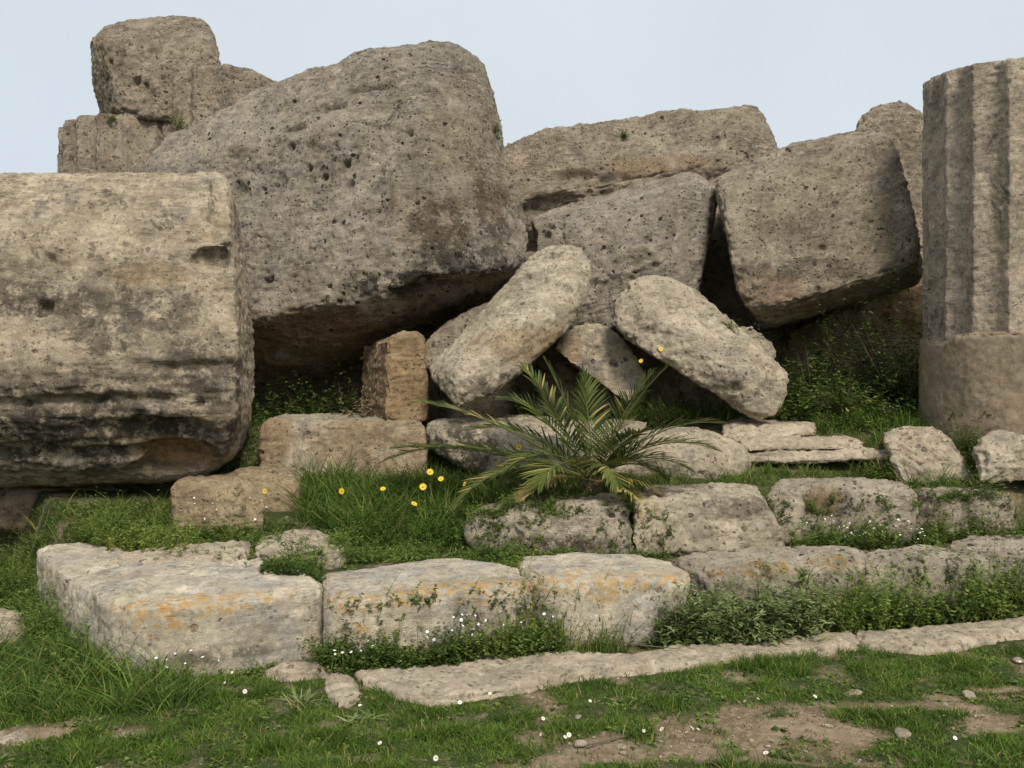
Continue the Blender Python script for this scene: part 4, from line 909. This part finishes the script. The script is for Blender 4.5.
fr(507, 472, 6.8, 545, 432, 6.8, .27)
fr(540, 484, 6.5, 562, 445, 6.6, .27, tone=(.3, .85), dry=.08)
fr(618, 486, 6.5, 605, 446, 6.6, .24, tone=(.4, .86), dry=.12)
fr(382, 462, 7.5, 460, 425, 7.4, .24, tone=(0, .4))
fr(456, 506, 6.9, 500, 448, 7.0, .24, tone=(.4, .86), dry=.15)
fr(640, 432, 6.6, 618, 440, 6.8, .22)
fr(470, 430, 7.5, 530, 415, 7.4, .26, tone=(0, .5))
fr(664, 478, 6.9, 630, 448, 6.9, .24, tone=(.2, .8), dry=.08)
fr(395, 448, 7.7, 470, 440, 7.6, .30, tone=(0, .5))
fr(520, 500, 6.6, 548, 470, 6.7, .18, tone=(.9, 1), dry=1.)
fr(662, 494, 6.7, 632, 470, 6.8, .17, tone=(.9, 1), dry=1.)
fr(640, 500, 6.4, 618, 478, 6.6, .14, tone=(.9, 1), dry=.8)
V, Fq = tube([pb + Vector((0, 0, -.05)), pb + Vector((0, 0, .05)), pb + Vector((0, 0, .13))], [.09, .085, .03], 12)
me = bpy.data.meshes.new('trunk'); me.from_pydata([v - pb for v in V], [], Fq); me.materials.append(M_twig); o = link(bpy.data.objects.new('trunk', me), palm)
R_ = Ribbons(); n = 90; p = np.array(pb)[None] + RS.normal(size=(n, 3)) * np.array([.06, .05, .01]); blades(R_, p, .16, .012, lean=1.4, dry=1.); R_.build('dead_leaf_bases', M_twig, origin=pb, parent=palm)

# ------------------------------------------------------------------ flowers
def flower_mesh(name, r, petals, m1, m2, stem):
    bm = bmesh.new()
    for i in range(petals):
        a = 2 * math.pi * i / petals; w = math.pi / petals * .85
        c = [(0, 0, 0)] + [(r * k * math.cos(a + s), r * k * math.sin(a + s), r * z) for k, s, z in ((.65, -w, .12), (1, -w * .4, .2), (1, w * .4, .2), (.65, w, .12))]
        bm.faces.new([bm.verts.new(v) for v in c])
    nf = len(bm.faces)
    res = bmesh.ops.create_uvsphere(bm, u_segments=8, v_segments=5, radius=r * .38, matrix=Matrix.Translation((0, 0, r * .08)) @ Matrix.Scale(.6, 4, (0, 0, 1)))
    bm.faces.ensure_lookup_table()
    for f in bm.faces[nf:]: f.material_index = 1
    k = len(bm.faces)
    bmesh.ops.create_cone(bm, segments=5, radius1=.0025, radius2=.002, depth=stem, cap_ends=True, matrix=Matrix.Translation((0, 0, -stem / 2)))
    bm.faces.ensure_lookup_table()
    for f in bm.faces[k:]: f.material_index = 2
    me = bpy.data.meshes.new(name); bm.to_mesh(me); bm.free()
    for m in (m1, m2, M_stem): me.materials.append(m)
    return me
fy = flower_mesh('yellow_flower', .036, 11, M_yel, M_yelc, .16)
fw = flower_mesh('white_flower', .011, 9, M_wht, M_wht, .12)
fd = flower_mesh('daisy', .015, 12, M_wht, M_yelc, .045)
protos = {}
def put(kind, me, label, cat, group, loc, tiltx=.8, s=1.):
    if kind not in protos: o = bpy.data.objects.new(kind, me); protos[kind] = o
    else: o = protos[kind].copy()
    COL.objects.link(o); o.location = loc; o.rotation_euler = (tiltx + RS.normal() * .3, RS.normal() * .45, RS.uniform(-.5, .5)); o.scale = (s,) * 3
    tag(o, label, cat, group)
yl = [(342, 491, 'yellow flower farthest left in the deep green grass by the long tan block'), (383, 489, 'yellow flower in the grass just right of the leftmost one'), (414, 504, 'yellow flower lowest in the grass group left of the palm'),
      (423, 487, 'yellow flower in the grass directly above the lowest one'), (430, 472, 'yellow flower highest of the group left of the palm'), (441, 479, 'yellow flower second highest of the group left of the palm'), (465, 484, 'yellow flower nearest the low left palm frond'),
      (502, 472, 'yellow flower among the left palm fronds'), (519, 447, 'yellow flower half behind the palm in front of the upper step'), (511, 460, 'flat yellow flower between palm frond and upper step')]
for px, py, lab in yl:
    put('yellow_flower', fy, lab, 'flower', 'yellow flowers left of the palm', P(px, py, 7.1 if px < 500 else 7.6), RS.uniform(.4, 1.3), .55 + .3 * RS.rand())
for px, py, Yk, lab in [(661, 349, 8.15, 'yellow flower before the slab slanting down to the right'), (641, 361, 8.3, 'yellow flower before the pitted pale boulder'), (265, 491, 7.0, 'yellow flower before the small brown block with rounded end')]:
    put('yellow_flower', fy, lab, 'flower', 'scattered yellow flowers', P(px, py, Yk), .9, .6)
def whites(n, polys, Yf, label, group, s=1.):
    k = 0; xs = [p[0] for q in polys for p in q]; ys = [p[1] for q in polys for p in q]
    while k < n:
        px = RS.uniform(min(xs), max(xs)); py = RS.uniform(min(ys), max(ys))
        if any(inpoly(np.array([px]), np.array([py]), q)[0] for q in polys):
            put('white_flower', fw, label, 'flower', group, P(px, py, Yf(px, py)), RS.uniform(.1, .9), s * RS.uniform(.45, 1.05)); k += 1
whites(34, [[(325, 640), (400, 625), (520, 605), (560, 600), (560, 630), (420, 648), (330, 662)]], lambda x, y: Y1(x) - .22, 'tiny white flower in the low weeds at the foot of the smooth front step blocks', 'white flowers below the smooth front blocks')
whites(12, [[(140, 648), (200, 650), (230, 665), (150, 668)]], lambda x, y: Y1(x) - .25, 'tiny white flower at the foot of the corner block', 'white flowers below the corner block')
whites(14, [[(160, 500), (290, 490), (295, 520), (165, 528)]], lambda x, y: 6.95, 'tiny white flower before the two small brown blocks', 'white flowers before the small brown blocks', .9)
whites(46, [[(800, 515), (900, 515), (935, 535), (900, 543), (820, 542)]], lambda x, y: 6.8, 'tiny white flower in the feathery weeds between middle and front step', 'white flowers in the feathery weeds', .9)
whites(10, [[(850, 408), (900, 404), (900, 412), (850, 414)]], lambda x, y: 8.8, 'tiny white flower before the hollow by the column', 'white flowers before the hollow')
for px, py in [(543, 716), (541, 732), (569, 733), (565, 735), (436, 755), (745, 702), (758, 700), (815, 697), (644, 731), (662, 729), (698, 728), (692, 727), (766, 752), (490, 692), (590, 700), (360, 704), (170, 668), (232, 672), (245, 690), (225, 682), (1020, 660), (840, 640), (955, 735), (460, 700), (380, 742)]:
    v = Z(px, py, .06)
    put('daisy', fd, 'small white daisy in the lawn in front of the steps', 'flower', 'daisies in the lawn', Vector((v.x, v.y, float(H([v.x], [v.y])[0]) + .05)), .5, RS.uniform(.5, .95))

# ------------------------------------------------------------------ small stones, gravel, twigs
def pebble(bm, c, r):
    k = len(bm.verts); bmesh.ops.create_icosphere(bm, subdivisions=2, radius=1, matrix=Matrix.Identity(4)); bm.verts.ensure_lookup_table()
    sx, sy, sz = r * RS.uniform(.8, 1.5), r * RS.uniform(.7, 1.1), r * RS.uniform(.35, .6); a = RS.uniform(0, 6.28)
    V = np.array([v.co[:] for v in bm.verts[k:]]); nn = fbm(V * .9 + RS.uniform(0, 50), 3)
    for v, q in zip(bm.verts[k:], nn):
        p = v.co * (1 + .5 * q); p = Vector((p.x * sx, p.y * sy, p.z * sz)); v.co = Matrix.Rotation(a, 3, 'Z') @ p + Vector(c)
bm = bmesh.new(); k = 0
while k < 380:
    xx = RS.uniform(-2.6, 3.2); yy = RS.uniform(3.3, 5.1)
    if float(bare(np.array([xx]), np.array([yy]))[0]) > .35 and 0 < proj(xx, yy, 0)[0] < 1100:
        pebble(bm, (xx, yy, float(H([xx], [yy])[0]) - .008), RS.uniform(.003, .010) * (1 + (RS.rand() < .06))); k += 1
me = bpy.data.meshes.new('gravel'); bm.to_mesh(me); bm.free(); me.materials.append(M_slab)
tag(link(bpy.data.objects.new('gravel', me)), 'small stones scattered on the bare earth in the lawn', 'gravel', kind='stuff')
for px, py, r, lab in [(853, 697, .055, 'flat pinkish stone on the bare earth right of centre'), (903, 735, .06, 'flat pale stone at the lower right of the lawn'), (1018, 660, .06, 'pale stone in the lawn at the right edge'), (968, 697, .05, 'small pale stone on bare earth at the right'),
                       (578, 718, .035, 'small elongated stone at the edge of the bare earth'), (120, 738, .05, 'flat stone in the grass at the lower left'), (580, 745, .035, 'small stone on the bare earth near the bottom'), (918, 763, .04, 'small stone at the very bottom right')]:
    v = Z(px, py, 0); bm = bmesh.new(); pebble(bm, (0, 0, 0), r * .75); me = bpy.data.meshes.new('stone'); bm.to_mesh(me); bm.free(); me.materials.append(M_slab)
    me.polygons.foreach_set('use_smooth', [True] * len(me.polygons))
    o = link(bpy.data.objects.new('stone', me)); o.location = (v.x, v.y, float(H([v.x], [v.y])[0]) + .004); tag(o, lab, 'stone')
for pl, lab in [([(610, 640), (640, 645), (680, 649)], 'dry brown twig lying between the pale front block and the slab'), ([(588, 745), (640, 733), (655, 730)], 'thin twig on the bare earth'), ([(985, 612), (1000, 604), (1004, 602)], 'short pale twig at the foot of the front step at right')]:
    pp = [Z(x, y, .08 if y < 700 else .015) for x, y in pl]; V, Fq = tube(pp, [.0045, .004, .002], 6); o0 = pp[0]
    me = bpy.data.meshes.new('twig'); me.from_pydata([v - o0 for v in V], [], Fq); me.materials.append(M_twig)
    o = link(bpy.data.objects.new('twig', me)); o.location = o0; tag(o, lab, 'twig')

# ------------------------------------------------------------------ light, sky, camera
w = bpy.data.worlds.new('World'); scene.world = w; w.use_nodes = True; nt = w.node_tree; nt.nodes.clear()
SUN_EL = 46; SUN_AZ = 160            # degrees clockwise from +Y (north) towards +X
sky = nt.nodes.new('ShaderNodeTexSky'); sky.sky_type = 'NISHITA'; sky.sun_disc = False
sky.sun_elevation = math.radians(SUN_EL); sky.sun_rotation = math.radians(SUN_AZ); sky.dust_density = 4; sky.air_density = 1; sky.altitude = 10
mx = nt.nodes.new('ShaderNodeMix'); mx.data_type = 'RGBA'; mx.inputs[0].default_value = .78; mx.inputs[7].default_value = (4.95, 5.4, 5.7, 1)
bg = nt.nodes.new('ShaderNodeBackground'); bg.inputs[1].default_value = .1; out = nt.nodes.new('ShaderNodeOutputWorld')
tcw = nt.nodes.new('ShaderNodeTexCoord'); nz = nt.nodes.new('ShaderNodeTexNoise'); nz.inputs['Scale'].default_value = 1.6; nz.inputs['Detail'].default_value = 5
nt.links.new(tcw.outputs['Generated'], nz.inputs['Vector'])
mr = nt.nodes.new('ShaderNodeMapRange'); mr.inputs[1].default_value = .3; mr.inputs[2].default_value = .7; mr.inputs[3].default_value = .70; mr.inputs[4].default_value = .92
nt.links.new(nz.outputs['Fac'], mr.inputs[0]); nt.links.new(mr.outputs[0], mx.inputs[0]); nt.links.new(sky.outputs[0], mx.inputs[6]); nt.links.new(mx.outputs[2], bg.inputs[0]); nt.links.new(bg.outputs[0], out.inputs[0])
L = bpy.data.lights.new('sun', 'SUN'); L.energy = 2.6; L.angle = math.radians(16); L.color = (1, .92, .80)
lo = bpy.data.objects.new('sun', L); COL.objects.link(lo)
az = math.radians(SUN_AZ); el = math.radians(SUN_EL)
d = Vector((math.sin(az) * math.cos(el), math.cos(az) * math.cos(el), math.sin(el)))
lo.rotation_euler = (-d).to_track_quat('-Z', 'Y').to_euler(); lo.location = (6, -4, 12)
cam = bpy.data.cameras.new('camera'); co = bpy.data.objects.new('camera', cam); COL.objects.link(co)
co.location = (0, 0, CZ); co.rotation_euler = (math.pi / 2, 0, 0); cam.sensor_width = 36; cam.lens = 36 * F / 1024; cam.clip_end = 3000; cam.clip_start = .05
scene.camera = co
vs = scene.view_settings; vs.view_transform = 'Standard'; vs.look = 'None'; vs.gamma = 1; vs.exposure = .6; vs.use_curve_mapping = False
print('tris approx', sum(len(o.data.polygons) for o in scene.objects if o.type == 'MESH'))
